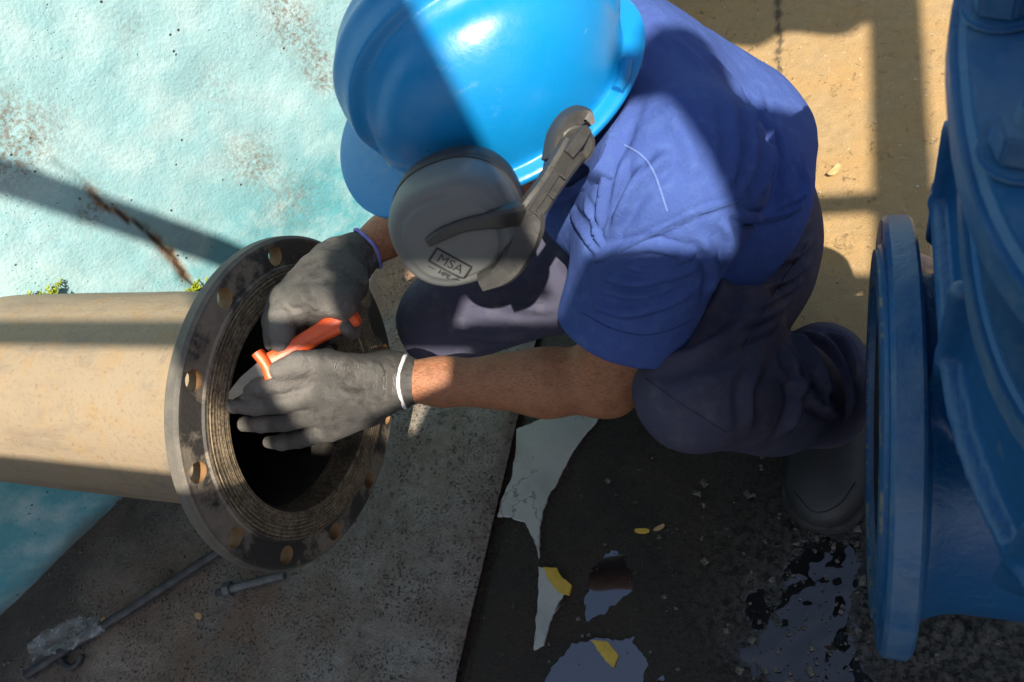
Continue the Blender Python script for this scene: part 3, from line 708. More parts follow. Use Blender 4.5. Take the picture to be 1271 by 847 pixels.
S = [
    ([(790, 112), (768, 170), (750, 240), (742, 312)], .0075, .0075), ([(777, 179), (760, 250), (750, 306)], .005, .0055), ([(803, 194), (772, 258), (755, 300)], .006, .0065),
    ([(840, 183), (795, 226), (762, 288)], .007, .006), ([(705, 255), (728, 290), (744, 318)], .005, .006), ([(725, 245), (738, 280), (748, 312)], .0045, .005),
    ([(740, 325), (800, 296), (870, 262), (920, 248)], .003, .0035), ([(750, 318), (807, 306), (866, 322)], .006, .0055), ([(736, 340), (796, 350), (877, 328)], .006, .006),
    ([(727, 374), (785, 388), (872, 358)], .007, .006), ([(770, 330), (820, 336), (880, 300)], .005, .004), ([(745, 360), (800, 368), (850, 350)], .005, .004),
    ([(865, 285), (886, 330), (880, 372)], .006, .006), ([(895, 268), (905, 300), (890, 340)], .005, .005),
    ([(942, 109), (953, 190), (934, 258)], .007, .0065), ([(928, 118), (932, 190), (920, 242)], .006, .006), ([(962, 150), (975, 205), (968, 262)], .0055, .006), ([(948, 140), (962, 200), (950, 262)], .005, .005),
    ([(985, 190), (1000, 225), (992, 255)], .005, .005), ([(905, 120), (912, 180), (905, 240)], .007, .0045), ([(905, 262), (950, 272), (1005, 252)], .004, .005), ([(918, 275), (960, 262), (1008, 236)], .004, .004),
    ([(870, 60), (905, 95), (935, 145)], .010, .004), ([(800, 30), (850, 60), (890, 100)], .010, .003), ([(820, 120), (850, 170), (868, 230)], .009, .004), ([(770, 150), (762, 185), (745, 215)], .005, .005)]
V = folds(V, F, S)
N = vnormals(V, F); V = V + N * ((fbm(V, 13, 3) - .5) * .008)[:, None]
shirt = mesh_obj('shirt', V, F, shirt_m, root)
bvh_sh = BVHTree.FromPolygons([tuple(v) for v in V], [tuple(int(i) for i in f) for f in F])
def lay(bvh, pts, lift=.001):
    q = []
    for p in catmull(pts, 6):
        h = bvh.ray_cast(CAM, ray(p[0], p[1]).normalized())
        if h[0] is not None: q.append(h[0] + h[1] * lift)
    return q
seam_m = simple('shirt_seam', (.022, .05, .18, 1), (.035, .075, .24, 1), 200, .9)
thread_m = simple('pale_thread', (.09, .15, .38, 1), (.12, .19, .44, 1), 200, .9)
for nm, pts, r_, mt in [('sleeve_seam', [(738, 327), (790, 302), (850, 272), (921, 248)], .0016, seam_m), ('yoke_seam', [(770, 178), (795, 192), (812, 215), (828, 262)], .0011, thread_m),
                    ('sleeve_hem_stitch', [(722, 388), (760, 408), (805, 416), (850, 402), (878, 382)], .0009, seam_m), ('bottom_hem_stitch', [(918, 282), (955, 278), (990, 260)], .0009, seam_m)]:
    q = lay(bvh_sh, pts, .0003)
    if len(q) > 2: tube(nm, q, r_, mt, shirt, 6)

q = lay(bvh_sh, [(688, 246), (712, 240), (738, 226), (756, 204), (768, 178)], .0)
if len(q) > 3: strap('collar', q[::3] + [q[-1]], [.020] * 4, .004, shirt_m, shirt, (BACK - UPV * .3))

# ---- trousers
bq = MB('navy_twill'); n1 = bq.noise(7, 4, .6); n2 = bq.noise(800, 2, .6); n3 = bq.noise(35, 5, .65)
c = bq.mix(n1, (.055, .056, .095, 1), (.085, .086, .135, 1)); c = bq.mix(bq.ramp(n3, [(.5, 0.), (.72, .45)]), c, (.16, .15, .17, 1)); c = bq.mix(bq.math('MULTIPLY', n2, .3), c, (.018, .018, .03, 1))
tr_m = bq.out(c, .88, bq.bump(bq.math('ADD', n2, bq.math('MULTIPLY', n3, 1.5)), .0008), 0., .12)
def tr_sdf(P):
    d = ell(P, J['pel'] + [.005, 0, -.015], (.132, .175, .15))
    d = smin(d, chain(P, [J['hipL'], J['hipL'] * .45 + J['kneeL'] * .55, J['kneeL']], [.098, .094, .068], .03), .03)
    d = smin(d, chain(P, [J['hipR'], J['hipR'] * .5 + J['kneeR'] * .5, J['kneeR']], [.105, .098, .070], .03), .03)
    k, a = J['kneeL'], J['ankL']
    d = smin(d, chain(P, [k, k * .55 + a * .45 + [.012, .012, 0], a + [.0, .0, .02]], [.066, .072, .060], .03), .005)
    d = smin(d, ell(P, a + [.0, .02, .065], (.064, .080, .055)), .012)                        # bunched cuff
    d = smin(d, chain(P, [J['kneeR'], J['ankR'] + [0, 0, .02]], [.07, .065]), .02)
    d = smax(d, -(P[:, 2] - .088 - .35 * np.clip(.50 - P[:, 1], -.03, .06)), .006)
    return d
V, F = surfnets(tr_sdf, (-.68, .26, .04), (.12, .98, .52), .0038); V = relax(V, F, 3)
S = []
S += [([(1010, 272), (975, 292), (930, 306)], .006, .006), ([(1014, 292), (985, 318), (935, 330), (900, 328)], .006, .007), ([(1010, 318), (980, 346), (940, 360)], .006, .007),
      ([(1000, 340), (972, 366), (925, 390)], .006, .006), ([(985, 365), (962, 388), (915, 405)], .006, .006), ([(972, 392), (950, 410), (905, 425)], .005, .005)]
S += [([(975, 412), (1000, 430), (1020, 470), (1030, 510)], .007, .010), ([(990, 410), (1030, 430), (1050, 480), (1055, 520)], .007, .010), ([(965, 425), (985, 460), (985, 510), (965, 545)], .008, .010),
      ([(1010, 412), (1048, 425), (1062, 470)], .006, .008), ([(960, 455), (1000, 490), (1045, 515)], .007, .007), ([(950, 430), (930, 480), (930, 540)], .010, .006),
      ([(800, 450), (850, 440), (920, 420)], .012, .006), ([(815, 500), (870, 480), (940, 450)], .014, .005), ([(940, 380), (900, 420), (850, 450)], .012, .006),
      ([(560, 410), (620, 420), (700, 425)], .012, .005), ([(600, 360), (640, 380), (700, 385)], .010, .004), ([(690, 300), (720, 350), (730, 400)], .012, .006),
      ([(900, 330), (890, 370), (860, 410)], .012, .006)]
V = folds(V, F, S); N = vnormals(V, F); V = V + N * ((fbm(V, 12, 3) - .5) * .008)[:, None]
trousers = mesh_obj('trousers', V, F, tr_m, root)
bvh_tr = BVHTree.FromPolygons([tuple(v) for v in V], [tuple(int(i) for i in f) for f in F])
q = lay(bvh_tr, [(585, 380), (630, 378), (675, 376)], .0003)
if len(q) > 2: tube('thigh_seam', q, .0011, tr_m, trousers, 6)
for pts in ([(1004, 300), (965, 360), (925, 430), (890, 510)], [(800, 470), (850, 505), (905, 540)]):
    q = lay(bvh_tr, pts, .0002)
    if len(q) > 2: tube('leg_seam', q, .0012, tr_m, trousers, 6)

# ---- shoes
bk = MB('black_leather'); n1 = bk.noise(25, 4, .6); n2 = bk.noise(300, 3, .6)
shoe_m = bk.out(bk.mix(n1, (.014, .015, .017, 1), (.040, .041, .043, 1)), bk.ramp(n1, [(.3, .42), (.7, .65)]), bk.bump(n2, .0006))
sole_m = simple('rubber_sole', (.012, .012, .013, 1), (.035, .033, .031, 1), 40, .8, 120, .001)
def shoe(toe, heel, name='shoe', lab=None):
    toe = Vector(toe); heel = Vector(heel); f = (toe - heel); f.z = 0; Ls = f.length; f.normalize(); l = Vector((0, 0, 1)).cross(f)
    R = np.array([tuple(f), tuple(l), (0, 0, 1)]).T
    p = lambda a, b, c: v3(heel + f * a + l * b + Vector((0, 0, c)))
    def up(P):
        d = ell(P, p(Ls - .068, 0, .044), (.072, .053, .042), R)
        d = smin(d, chain(P, [p(.05, 0, .05), p(.13, 0, .06), p(Ls - .08, 0, .045)], [.042, .043, .04], .03), .03)
        d = smin(d, rc(P, p(.06, 0, .05), p(.068, 0, .095), .040, .040), .02)
        return smax(d, -(P[:, 2] - .018), .004)
    V, F = surfnets(up, np.minimum(v3(toe), v3(heel)) - [.1, .1, .02], np.maximum(v3(toe), v3(heel)) + [.1, .1, .21], .004)
    V = relax(V, F, 2); o = mesh_obj(name, V, F, shoe_m, root)
    def so(P):
        q = (P - np.asarray(tuple(heel), np.float32)) @ R.astype(np.float32)
        wv = .046 + .012 * smooth(.08, Ls - .07, q[:, 0]) - .006 * np.exp(-((q[:, 0] - .11) / .04) ** 2)
        a = np.clip(q[:, 0], .042, Ls - .056); dd_ = np.sqrt((q[:, 0] - a) ** 2 + q[:, 1] ** 2) - wv
        return smax(dd_, np.abs(q[:, 2] - .013) - .013, .004)
    V, F = surfnets(so, np.minimum(v3(toe), v3(heel)) - [.1, .1, .02], np.maximum(v3(toe), v3(heel)) + [.1, .1, .05], .004)
    V = relax(V, F, 1); mesh_obj('sole', V, F, sole_m, o)
    return o
tl = G(1014, 662); sh = shoe((tl.x, tl.y, 0), (tl.x + .040, tl.y + .255, 0))
shoe(v3((-.42, .72, 0)), v3((-.22, .88, 0)))
sv = lay(BVHTree.FromPolygons([tuple(v.co) for v in sh.data.vertices], [tuple(p.vertices) for p in sh.data.polygons]), [(985, 610), (1010, 636), (1040, 628), (1062, 600)], .0002)
if len(sv) > 2: tube('toe_seam', sv, .0014, shoe_m, sh, 6)

# ---- hard hat
bh = MB('blue_helmet_plastic'); n1 = bh.noise(6, 4, .6); n2 = bh.noise(70, 4, .7)
c = bh.mix(n1, (.003, .185, .48, 1), (.005, .215, .53, 1))
scf = bh.math('MULTIPLY', bh.ramp(bh.noise(26, 5, .7, map_=(1, .35, 1.6)), [(.60, 0.), (.70, .5)]), bh.ramp(bh.noise(5, 2), [(.45, 0.), (.6, 1.)]))
c = bh.mix(scf, c, (.16, .36, .55, 1)); c = bh.mix(bh.math('MULTIPLY', bh.attr('wear'), bh.ramp(n2, [(.42, 0.), (.6, .8)])), c, (.30, .36, .38, 1))
hel_m = bh.out(c, bh.ramp(n2, [(.3, .26), (.7, .40)]), bh.bump(n2, .00035), 0., .5)
nT, nR = 240, 72
Vh = []; Fq = []; wear = []
HH = .142
def rim_r(th):
    ct, st_ = math.cos(th), math.sin(th)
    a = .134 if ct > 0 else .136; b = .112
    return 1 / math.sqrt((ct / a) ** 2 + (st_ / b) ** 2)
def brim_w(th):
    d = abs((th + math.pi) % (2 * math.pi) - math.pi)
    return .014 + .034 * math.exp(-(d / .70) ** 4) + .006 * math.exp(-((d - math.pi) / .5) ** 2)
rows = []
for i in range(nR + 1):
    ph = (math.pi / 2) * i / nR                         # 0 crown .. rim
    rows.append((math.sin(ph) ** .86, math.cos(ph) ** .80 if i < nR else 0.))
for kind in ('out', 'brim', 'under', 'in'):
    pass
prof_rows = []
for rr_, hh_ in rows: prof_rows.append(('d', rr_, hh_))
for t_ in (.0, .15, .5, .9, 1.0): prof_rows.append(('b', t_, 0))
for t_ in (1.0, .5, .0): prof_rows.append(('u', t_, 0))
for rr_, hh_ in rows[::-1][::3]: prof_rows.append(('i', rr_, hh_))
for typ, p_, q_ in prof_rows:
    for k in range(nT):
        th = 2 * math.pi * k / nT; R_ = rim_r(th); bwid = brim_w(th); ct, st_ = math.cos(th), math.sin(th); wr = 0.
        dth = abs((th + math.pi) % (2 * math.pi) - math.pi); front = math.exp(-(dth / .62) ** 4)
        if typ == 'd':
            r_ = R_ * p_ * .985; f_, l_ = r_ * ct, r_ * st_; h_ = HH * q_ + .006
            g = 0.
            if f_ > -.13:
                sgn = abs(l_)
                edge = .030 + .10 * max(0, .06 - f_) * .0
                g = .0100 * (1 - smooth(edge - .005, edge + .005, np.array(sgn))) * smooth(.0, .35, np.array(q_)) * 1.
                g = g - .003 * math.exp(-((sgn - .048) / .010) ** 2) * float(smooth(.3, .7, np.array(q_)))
                g = g + .004 * math.exp(-(sgn / .008) ** 2) * float(smooth(.2, .6, np.array(q_)))
            nrm_ = Vector((f_ / .0175, l_ / .0125, max(h_, 0) / .0200)); nrm_.normalize()
            f_ += nrm_.x * float(g); l_ += nrm_.y * float(g); h_ += nrm_.z * float(g); wr = float(smooth(.35, .05, np.array(q_))) * front
        elif typ == 'b':
            r_ = R_ + bwid * p_; f_, l_ = r_ * ct, r_ * st_; h_ = .004 - .003 * p_ - .012 * p_ * front - (.002 if p_ == 1 else 0); wr = .25 * (1 - p_) * front
        elif typ == 'u':
            r_ = R_ + bwid * p_ - (.001 if p_ == 1 else 0.003); f_, l_ = r_ * ct, r_ * st_; h_ = -.002 - .003 * p_ - .012 * p_ * front
        else:
            r_ = R_ * p_ * .965; f_, l_ = r_ * ct, r_ * st_; h_ = HH * q_ * .965 + .001
        Vh.append(tuple(RIMC + Fh * f_ + Eh * l_ + Ch * h_)); wear.append(wr)
n = len(prof_rows)
for i in range(n - 1):
    for k in range(nT): Fq.append((i * nT + k, i * nT + (k + 1) % nT, (i + 1) * nT + (k + 1) % nT, (i + 1) * nT + k))
hat = mesh_obj('hard_hat', Vh, Fq, hel_m, root, attrs={'wear': wear}); fixnormals(hat)
bm = bmesh.new(); bm.from_mesh(hat.data); bmesh.ops.remove_doubles(bm, verts=bm.verts, dist=1e-5); bm.to_mesh(hat.data); bm.free()
hat.data.polygons.foreach_set('use_smooth', np.ones(len(hat.data.polygons), bool)); hat.data.set_sharp_from_angle(angle=math.radians(48))
def hpt(f, l, c): return RIMC + Fh * f + Eh * l + Ch * c
bvh_hat = BVHTree.FromPolygons([tuple(v.co) for v in hat.data.vertices], [tuple(p.vertices) for p in hat.data.polygons])
# rear lug on the rim
lug = lay(bvh_hat, [(778, 78), (774, 98), (766, 114)], .002)
if len(lug) > 2: tube('rear_lug', lug, .006, hel_m, hat, 10)

# ---- ear defender swung forward off the ear
ba = MB('black_plastic'); n2 = ba.noise(120, 4, .6)
blk_m = ba.out(ba.mix(n2, (.022, .022, .022, 1), (.05, .048, .046, 1)), ba.ramp(n2, [(.3, .38), (.7, .55)]), ba.bump(n2, .0005))
bg_ = MB('grey_plastic'); n2 = bg_.noise(90, 4, .6); n1 = bg_.noise(9, 4)
gry_m = bg_.out(bg_.mix(n1, (.095, .104, .11, 1), (.135, .14, .142, 1)), .48, bg_.bump(n2, .0005))
cush_m = simple('black_cushion', (.015, .015, .016, 1), (.03, .03, .032, 1), 30, .5, 100, .0005)
ink_m = simple('black_ink', (.008, .008, .009, 1), (.014, .014, .015, 1), 60, .6)
Nc = (RIGHT * -.06 + UPV * -.56 + BACK * .83).normalized()         # outward from the cup
Lc = (RIGHT * .90 + UPV * .44); Lc = (Lc - Nc * Lc.dot(Nc)).normalized(); Sc = Nc.cross(Lc)
CC = W(567, 274, .658)
muff = None
def cup_rows(rows_, name, mat, parent, a=.0560, b=.0510, sq=2.35, seg=72):
    V = []; F = []
    for s_, t_ in rows_:
        for k in range(seg):
            th = 2 * math.pi * k / seg; ct, st_ = math.cos(th), math.sin(th)
            rr_ = (abs(ct / a) ** sq + abs(st_ / b) ** sq) ** (-1 / sq) * s_
            V.append(tuple(CC + Lc * (rr_ * ct) + Sc * (rr_ * st_) + Nc * t_))
    for i in range(len(rows_) - 1):
        for k in range(seg): F.append((i * seg + k, i * seg + (k + 1) % seg, (i + 1) * seg + (k + 1) % seg, (i + 1) * seg + k))
    F.append(tuple(range(seg))); F.append(tuple((len(rows_) - 1) * seg + k for k in range(seg)))
    o = mesh_obj(name, V, F, mat, parent); fixnormals(o); o.data.set_sharp_from_angle(angle=math.radians(45)); return o
muff = cup_rows([(.99, -.012), (1.0, -.008), (1.0, .004), (.99, .012), (.97, .020), (.935, .0265), (.88, .0315), (.80, .0345), (.72, .0355), (.70, .0372), (.66, .0385), (.5, .0395), (.3, .040), (.12, .0402)], 'ear_muff', gry_m, root)
cup_rows([(.80, -.042), (.95, -.041), (1.01, -.036), (1.025, -.025), (1.01, -.0145), (.97, -.0125)], 'cushion', cush_m, muff)
cup_rows([(1.02, -.0115), (1.02, -.0085)], 'cup_rim', blk_m, muff)
bvh_cup = BVHTree.FromPolygons([tuple(v.co) for v in muff.data.vertices], [tuple(p.vertices) for p in muff.data.polygons])
def cupst(pts, lift):
    q = []; nn = []
    for p in pts:
        h = bvh_cup.ray_cast(CAM, ray(*p).normalized())
        if h[0] is not None: q.append(h[0] + h[1] * lift); nn.append(h[1])
    return q
# carrier bar lying on the cup, its two arms and the joint to the helmet
q = cupst([(532, 300), (548, 290), (575, 279), (600, 274), (622, 270), (640, 266)], .002)
strap('carrier_bar', q, [.007, .010, .010, .012, .016, .020], [.006, .007, .007, .008, .01, .012], blk_m, muff, Nc)
q = [W(596, 352, .640), W(626, 337, .637), W(646, 306, .637), W(653, 284, .638), W(656, 262, .642)]
strap('carrier_arm', q, [.012, .020, .026, .030, .028], .014, blk_m, muff, Nc)
piv = W(714, 180, .652)
arm_n = (BACK * .8 + UPV * -.35 + RIGHT * .25).normalized()
q = [W(648, 278, .640), W(664, 256, .637), W(680, 233, .638), W(697, 207, .641), W(712, 184, .645)]
arm = strap('support_arm', q, [.024, .023, .021, .023, .026], .011, blk_m, muff, arm_n)
q = [W(659, 262, .632), W(672, 243, .630), W(690, 215, .633)]
strap('arm_rib', q, [.006, .0065, .006], .007, blk_m, arm, arm_n)
for (u, v), (u2, v2) in [((652, 252), (672, 272)), ((667, 229), (688, 247)), ((683, 208), (702, 222))]:
    tube('arm_groove', [W(u, v, .632), W(u2, v2, .632)], .0011, ink_m, arm, 8)
bm = bmesh.new(); bmesh.ops.create_cone(bm, cap_ends=True, segments=36, radius1=.0185, radius2=.0165, depth=.016)
bmesh.ops.bevel(bm, geom=[e_ for e_ in bm.edges if e_.is_manifold and e_.calc_face_angle() > .8], offset=.003, segments=3, affect='EDGES')
bmesh.ops.transform(bm, matrix=Matrix.Translation(piv - arm_n * .002) @ arm_n.to_track_quat('Z', 'Y').to_matrix().to_4x4(), verts=bm.verts); bm_obj('pivot', bm, blk_m, muff, True, autosmooth=50)
q = [W(684, 200, .652), W(694, 170, .652), (W(708, 150, .652)), W(724, 143, .654), W(734, 156, .656)]
strap('pivot_shroud', q, [.010, .016, .016, .014, .006], .020, blk_m, muff, arm_n)
q = [W(705, 192, .635), W(718, 175, .635), W(728, 160, .638)]; strap('pivot_blade', q, [.010, .011, .008], .008, blk_m, muff, arm_n)
# print on the cup
def text_on(body, center, dirx, size, name, bvh, nrm, mat, parent, lift=.0004, bold=0.):
    cu = bpy.data.curves.new(name, 'FONT'); cu.body = body; cu.size = size; cu.align_x = 'CENTER'; cu.align_y = 'CENTER'; cu.offset = bold
    ob = bpy.data.objects.new('tmp', cu); C.objects.link(ob); dg = bpy.context.evaluated_depsgraph_get(); me = bpy.data.meshes.new_from_object(ob.evaluated_get(dg)); bpy.data.objects.remove(ob)
    bm = bmesh.new(); bm.from_mesh(me); bmesh.ops.triangulate(bm, faces=bm.faces); bmesh.ops.subdivide_edges(bm, edges=[e_ for e_ in bm.edges if e_.calc_length() > size * .25], cuts=2)
    dx = (dirx - nrm * dirx.dot(nrm)).normalized(); dy = nrm.cross(dx)
    for v in bm.verts:
        p = center + dx * v.co.x + dy * v.co.y; h = bvh.ray_cast(p + nrm * .05, -nrm); v.co = (h[0] + nrm * lift) if h[0] else p
    return bm_obj(name, bm, mat, parent)
hit = bvh_cup.ray_cast(CAM, ray(559, 328).normalized())
if hit[0]:
    tdir = RIGHT * .80 - UPV * .62; nn = hit[1] if hit[1].dot(BACK) > 0 else -hit[1]
    text_on('MSA', hit[0], tdir, 0.0125, 'maker_lettering', bvh_cup, nn, ink_m, muff)
    dx = (tdir - nn * tdir.dot(nn)).normalized(); dy = nn.cross(dx); fr = []
    for a, b in [(-1, -1), (1, -1), (1, 1), (-1, 1), (-1, -1)]:
        for k in range(4): pass
        fr.append(hit[0] + dx * (a * .0165) + dy * (b * .0072))
    path = []
    for i in range(4):
        for k in range(6):
            p = fr[i].lerp(fr[i + 1], k / 6); h = bvh_cup.ray_cast(p + nn * .05, -nn); path.append(h[0] + nn * .0003 if h[0] else p)
    path.append(path[0]); tube('maker_frame', path, .0009, ink_m, muff, 6)
    text_on('HPE', hit[0] - dy * .0118 + dx * .0005, tdir, .0062, 'model_lettering', bvh_cup, nn, ink_m, muff, bold=.0002)
    for s_ in (-1, 1):
        pp = [hit[0] - dy * .0118 + dx * (s_ * .0085), hit[0] - dy * .0118 + dx * (s_ * .0150)]
        pp = [(lambda h: h[0] + nn * .0003 if h[0] else p)(bvh_cup.ray_cast(p + nn * .05, -nn)) for p in pp]; tube('print_dash', pp, .0004, ink_m, muff, 6)

# ---- gloves
bgl = MB('grey_nylon_glove'); n2 = bgl.noise(900, 2, .5); n1 = bgl.noise(18, 4, .6); n3 = bgl.noise(60, 4, .7)
wv = bgl.n('ShaderNodeTexWave', wave_type='BANDS', bands_direction='X'); bgl.l(bgl.co, wv.inputs[0]); wv.inputs['Scale'].default_value = 420; wv.inputs['Distortion'].default_value = 3; wv.inputs['Detail'].default_value = 1
coat = bgl.attr('coat')
c = bgl.mix(wv.outputs[1], (.16, .155, .152, 1), (.27, .26, .245, 1)); c = bgl.mix(bgl.ramp(n1, [(.45, 0.), (.7, .6)]), c, (.085, .082, .08, 1))
c = bgl.mix(bgl.ramp(bgl.noise(38, 5, .75), [(.5, 0.), (.66, .6)]), c, (.05, .046, .042, 1))
c = bgl.mix(coat, c, bgl.mix(n3, (.10, .095, .092, 1), (.19, .178, .165, 1)))
gl_m = bgl.out(c, bgl.mix(coat, .9, .55), bgl.bump(bgl.math('ADD', bgl.math('MULTIPLY', wv.outputs[1], bgl.math('SUBTRACT', 1.1, coat)), bgl.math('MULTIPLY', bgl.noise(260, 4, .7), 1.2)), .0018), 0., .25)
cuff_m = simple('white_cuff', (.55, .55, .60, 1), (.72, .72, .75, 1), 100, .9, 600, .0005)
cuffb_m = simple('violet_cuff', (.16, .16, .52, 1), (.25, .25, .66, 1), 100, .9, 600, .0005)
FX = XF + .002                                          # plane the fingertips press on
def glove(name, prims, boxlo, boxhi, tips, cuff_at, cuff_dir, cuff_r, cmat, extra=()):
    def f(P):
        d = None
        for kind, a, b, k in prims:
            e_ = chain(P, a, b, .004) if kind == 'c' else (ell(P, a[0], a[1], a[2]) if kind == 'e' else rbox(P, a[0], a[1], a[2], a[3]))
            d = e_ if d is None else smin(d, e_, k)
        return d
    V, F = surfnets(f, boxlo, boxhi, .0021); V = relax(V, F, 1)
    N = vnormals(V, F)
    coat_ = np.zeros(len(V))
    for t_, r_ in tips: coat_ = np.maximum(coat_, smooth(r_, r_ * .6, np.linalg.norm(V - t_, axis=1)))
    V = folds(V, F, extra) if extra else V
    V = V + N * ((fbm(V, 70, 3) - .5) * .0035)[:, None]
    o = mesh_obj(name, V, F, gl_m, root, attrs={'coat': coat_})
    ring = []; cd = Vector(cuff_dir).normalized(); e1 = cd.orthogonal().normalized(); e2 = cd.cross(e1)
    for k in range(49):
        a = 2 * math.pi * k / 48; rr_ = cuff_r + .0007 * math.sin(5 * a) + .0005 * math.sin(11 * a); ring.append(Vector(cuff_at) + (e1 * math.cos(a) + e2 * math.sin(a)) * rr_ + cd * (.0012 * math.sin(3 * a + 1)))
    tube('cuff_band', ring, .0026, cmat, o, 10)
    return o
# near (left) hand: flat over the knife, fingers on the flange
dF = lambda u, v: onX(u, v, FX)                         # on the flange face
def D(u, v): r_ = ray(u, v); return FX / r_.x           # depth of the face there
wl = J['wrL']; wdir = J['elL'] - J['wrL']; wdir /= np.linalg.norm(wdir)
k1, k2, k3, k4 = [v3(W(*p)) for p in [(407, 463, .905), (400, 488, .905), (402, 512, .918), (410, 534, .935)]]
pr = [('c', [wl + wdir * .0, wl - wdir * .03], [.0325, .033], .01),
      ('c', [wl - wdir * .02, v3(W(455, 470, .935)), k1], [.026, .026, .0175], .02), ('c', [wl - wdir * .02, v3(W(450, 482, .935)), k2], [.026, .026, .0175], .02),
      ('c', [wl - wdir * .02, v3(W(450, 495, .945)), k3], [.026, .024, .0165], .02), ('c', [wl - wdir * .02, v3(W(455, 508, .955)), k4], [.026, .022, .015], .02),
      ('c', [k1, v3(W(352, 474, .895)), v3(W(322, 482, .900)), v3(W(297, 486, D(297, 486) - .004))], [.0155, .0127, .0113, .0094], .0035),
      ('c', [k2, v3(W(350, 500, .905)), v3(W(318, 504, .915)), v3(W(291, 505, D(291, 505) - .004))], [.0155, .0130, .0115, .0094], .0035),
      ('c', [k3, v3(W(355, 523, .925)), v3(W(325, 526, .935)), v3(W(303, 527, .945))], [.015, .0124, .0111, .0091], .0035),
      ('c', [k4, v3(W(372, 545, .955)), v3(W(350, 549, .970)), v3(W(334, 549, .985))], [.0138, .0114, .0102, .0086], .0035),
      ('c', [v3(W(452, 462, .925)), v3(W(405, 452, .895)), v3(W(372, 452, .880)), v3(W(346, 459, .880))], [.020, .0175, .0145, .0115], .012)]
allp = np.concatenate([np.array(p[1]) for p in pr]); tips = [(p[1][-1], .062) for p in pr[5:]]
ex = [([(470, 447), (475, 470), (472, 500)], .004, .0018), ([(482, 447), (487, 470), (484, 502)], .004, .0016), ([(395, 470), (385, 485), (390, 500)], .004, -.0016), ([(420, 470), (440, 480), (455, 478)], .006, .0018)]
gL = glove('glove', pr, allp.min(0) - .045, allp.max(0) + .045, tips, tuple(wl + wdir * .004), tuple(wdir), .0320, cuff_m, ex)
# far (right) hand: closed round the handle
wr_ = J['wrR']; wdr = J['elR'] - J['wrR']; wdr /= np.linalg.norm(wdr)
HB = W(441, 388, .912); HT = W(336, 450, .896)           # handle butt and throat
q1, q2, q3, q4 = [v3(W(*p)) for p in [(356, 372, .925), (378, 372, .905), (402, 372, .895), (424, 376, .895)]]
pr = [('c', [wr_ + wdr * .006, wr_ - wdr * .035], [.0325, .034], .01),
      ('c', [wr_ - wdr * .02, v3(W(400, 340, .97)), q1], [.028, .028, .019], .02), ('c', [wr_ - wdr * .02, v3(W(408, 345, .96)), q2], [.028, .028, .019], .02),
      ('c', [wr_ - wdr * .02, v3(W(420, 350, .955)), q3], [.028, .026, .018], .02), ('c', [wr_ - wdr * .02, v3(W(432, 352, .955)), q4], [.027, .024, .017], .02),
      ('c', [q1, v3(W(352, 392, .905)), v3(W(350, 412, .900)), v3(W(349, 428, .898))], [.0185, .0165, .0150, .0125], .006),
      ('c', [q2, v3(W(383, 398, .885)), v3(W(385, 420, .905)), v3(W(392, 425, .925))], [.0175, .0140, .013, .011], .006) if False else ('c', [q2, v3(W(372, 385, .910)), v3(W(366, 405, .925))], [.0175, .0150, .013], .006),
      ('c', [q3, v3(W(395, 395, .930)), v3(W(400, 415, .935)), v3(W(412, 418, .925))], [.0165, .0135, .012, .010], .006),
      ('c', [q4, v3(W(432, 396, .930)), v3(W(436, 410, .925)), v3(W(430, 407, .905))], [.0160, .0130, .0115, .0095], .006),
      ('c', [v3(W(385, 345, .965)), v3(W(352, 375, .955)), v3(W(342, 400, .945)), v3(W(341, 424, .925))], [.022, .019, .0165, .0135], .012)]
allp = np.concatenate([np.array(p[1]) for p in pr]); tips = [(p[1][-1], .060) for p in pr[5:]]
ex = [([(350, 378), (365, 384), (385, 380)], .004, -.002), ([(400, 330), (420, 345), (440, 352)], .006, .002), ([(415, 322), (435, 338), (455, 345)], .005, .0018), ([(370, 360), (385, 375), (395, 388)], .005, .002)]
gR = glove('glove', pr, allp.min(0) - .045, allp.max(0) + .045, tips, tuple(wr_ + wdr * .026), tuple(wdr), .0300, cuffb_m, ex)

# ================================================================== KNIFE
kn_m = simple('orange_plastic', (.72, .085, .018, 1), (.82, .12, .03, 1), 30, .42, 150, .0004)
bld = MB('dull_steel'); n2 = bld.noise(80, 4, .7, map_=(.2, 1, 1)); bl_m = bld.out(bld.mix(n2, (.18, .17, .15, 1), (.42, .40, .37, 1)), .45, bld.bump(n2, .0004), .8)
knife = empty('scraper_knife', tuple(W(370, 430, .9)), 'orange handled scraper knife held in both gloved hands at the flange', 'knife')
ax = (HT - HB).normalized(); kn_n = (BACK - ax * BACK.dot(ax)).normalized()
pts = [HB - ax * .002, HB + ax * .003, HB.lerp(HT, .12), HB.lerp(HT, .4), HB.lerp(HT, .75), HT, HT + ax * .006]
strap('handle', pts, [.024, .032, .030, .0235, .022, .0235, .021], [.014, .021, .021, .019, .018, .018, .017], kn_m, knife, kn_n, True)
strap('grip_panel', [HB.lerp(HT, .08) + kn_n * .0102, HB.lerp(HT, .5) + kn_n * .0092, HB.lerp(HT, .92) + kn_n * .0088], [.010, .009, .009], .002, kn_m, knife, kn_n)
g1, g2 = W(320, 438, .890), W(338, 470, .890); strap('guard', [g1, g1.lerp(g2, .5) - ax * .002, g2], [.014, .013, .015], .024, kn_m, knife, kn_n, True)
btip = W(282, 494, D(282, 494) - .0015); b0 = HT + ax * .004; bd_ = (btip - b0); bn = kn_n; bs_ = bd_.normalized().cross(bn).normalized()
bm = bmesh.new(); th = .0011; prof2 = [(0, .009), (.55, .0085), (.9, .004), (1.0, -.002), (.93, -.006), (.5, -.0095), (0, -.009)]
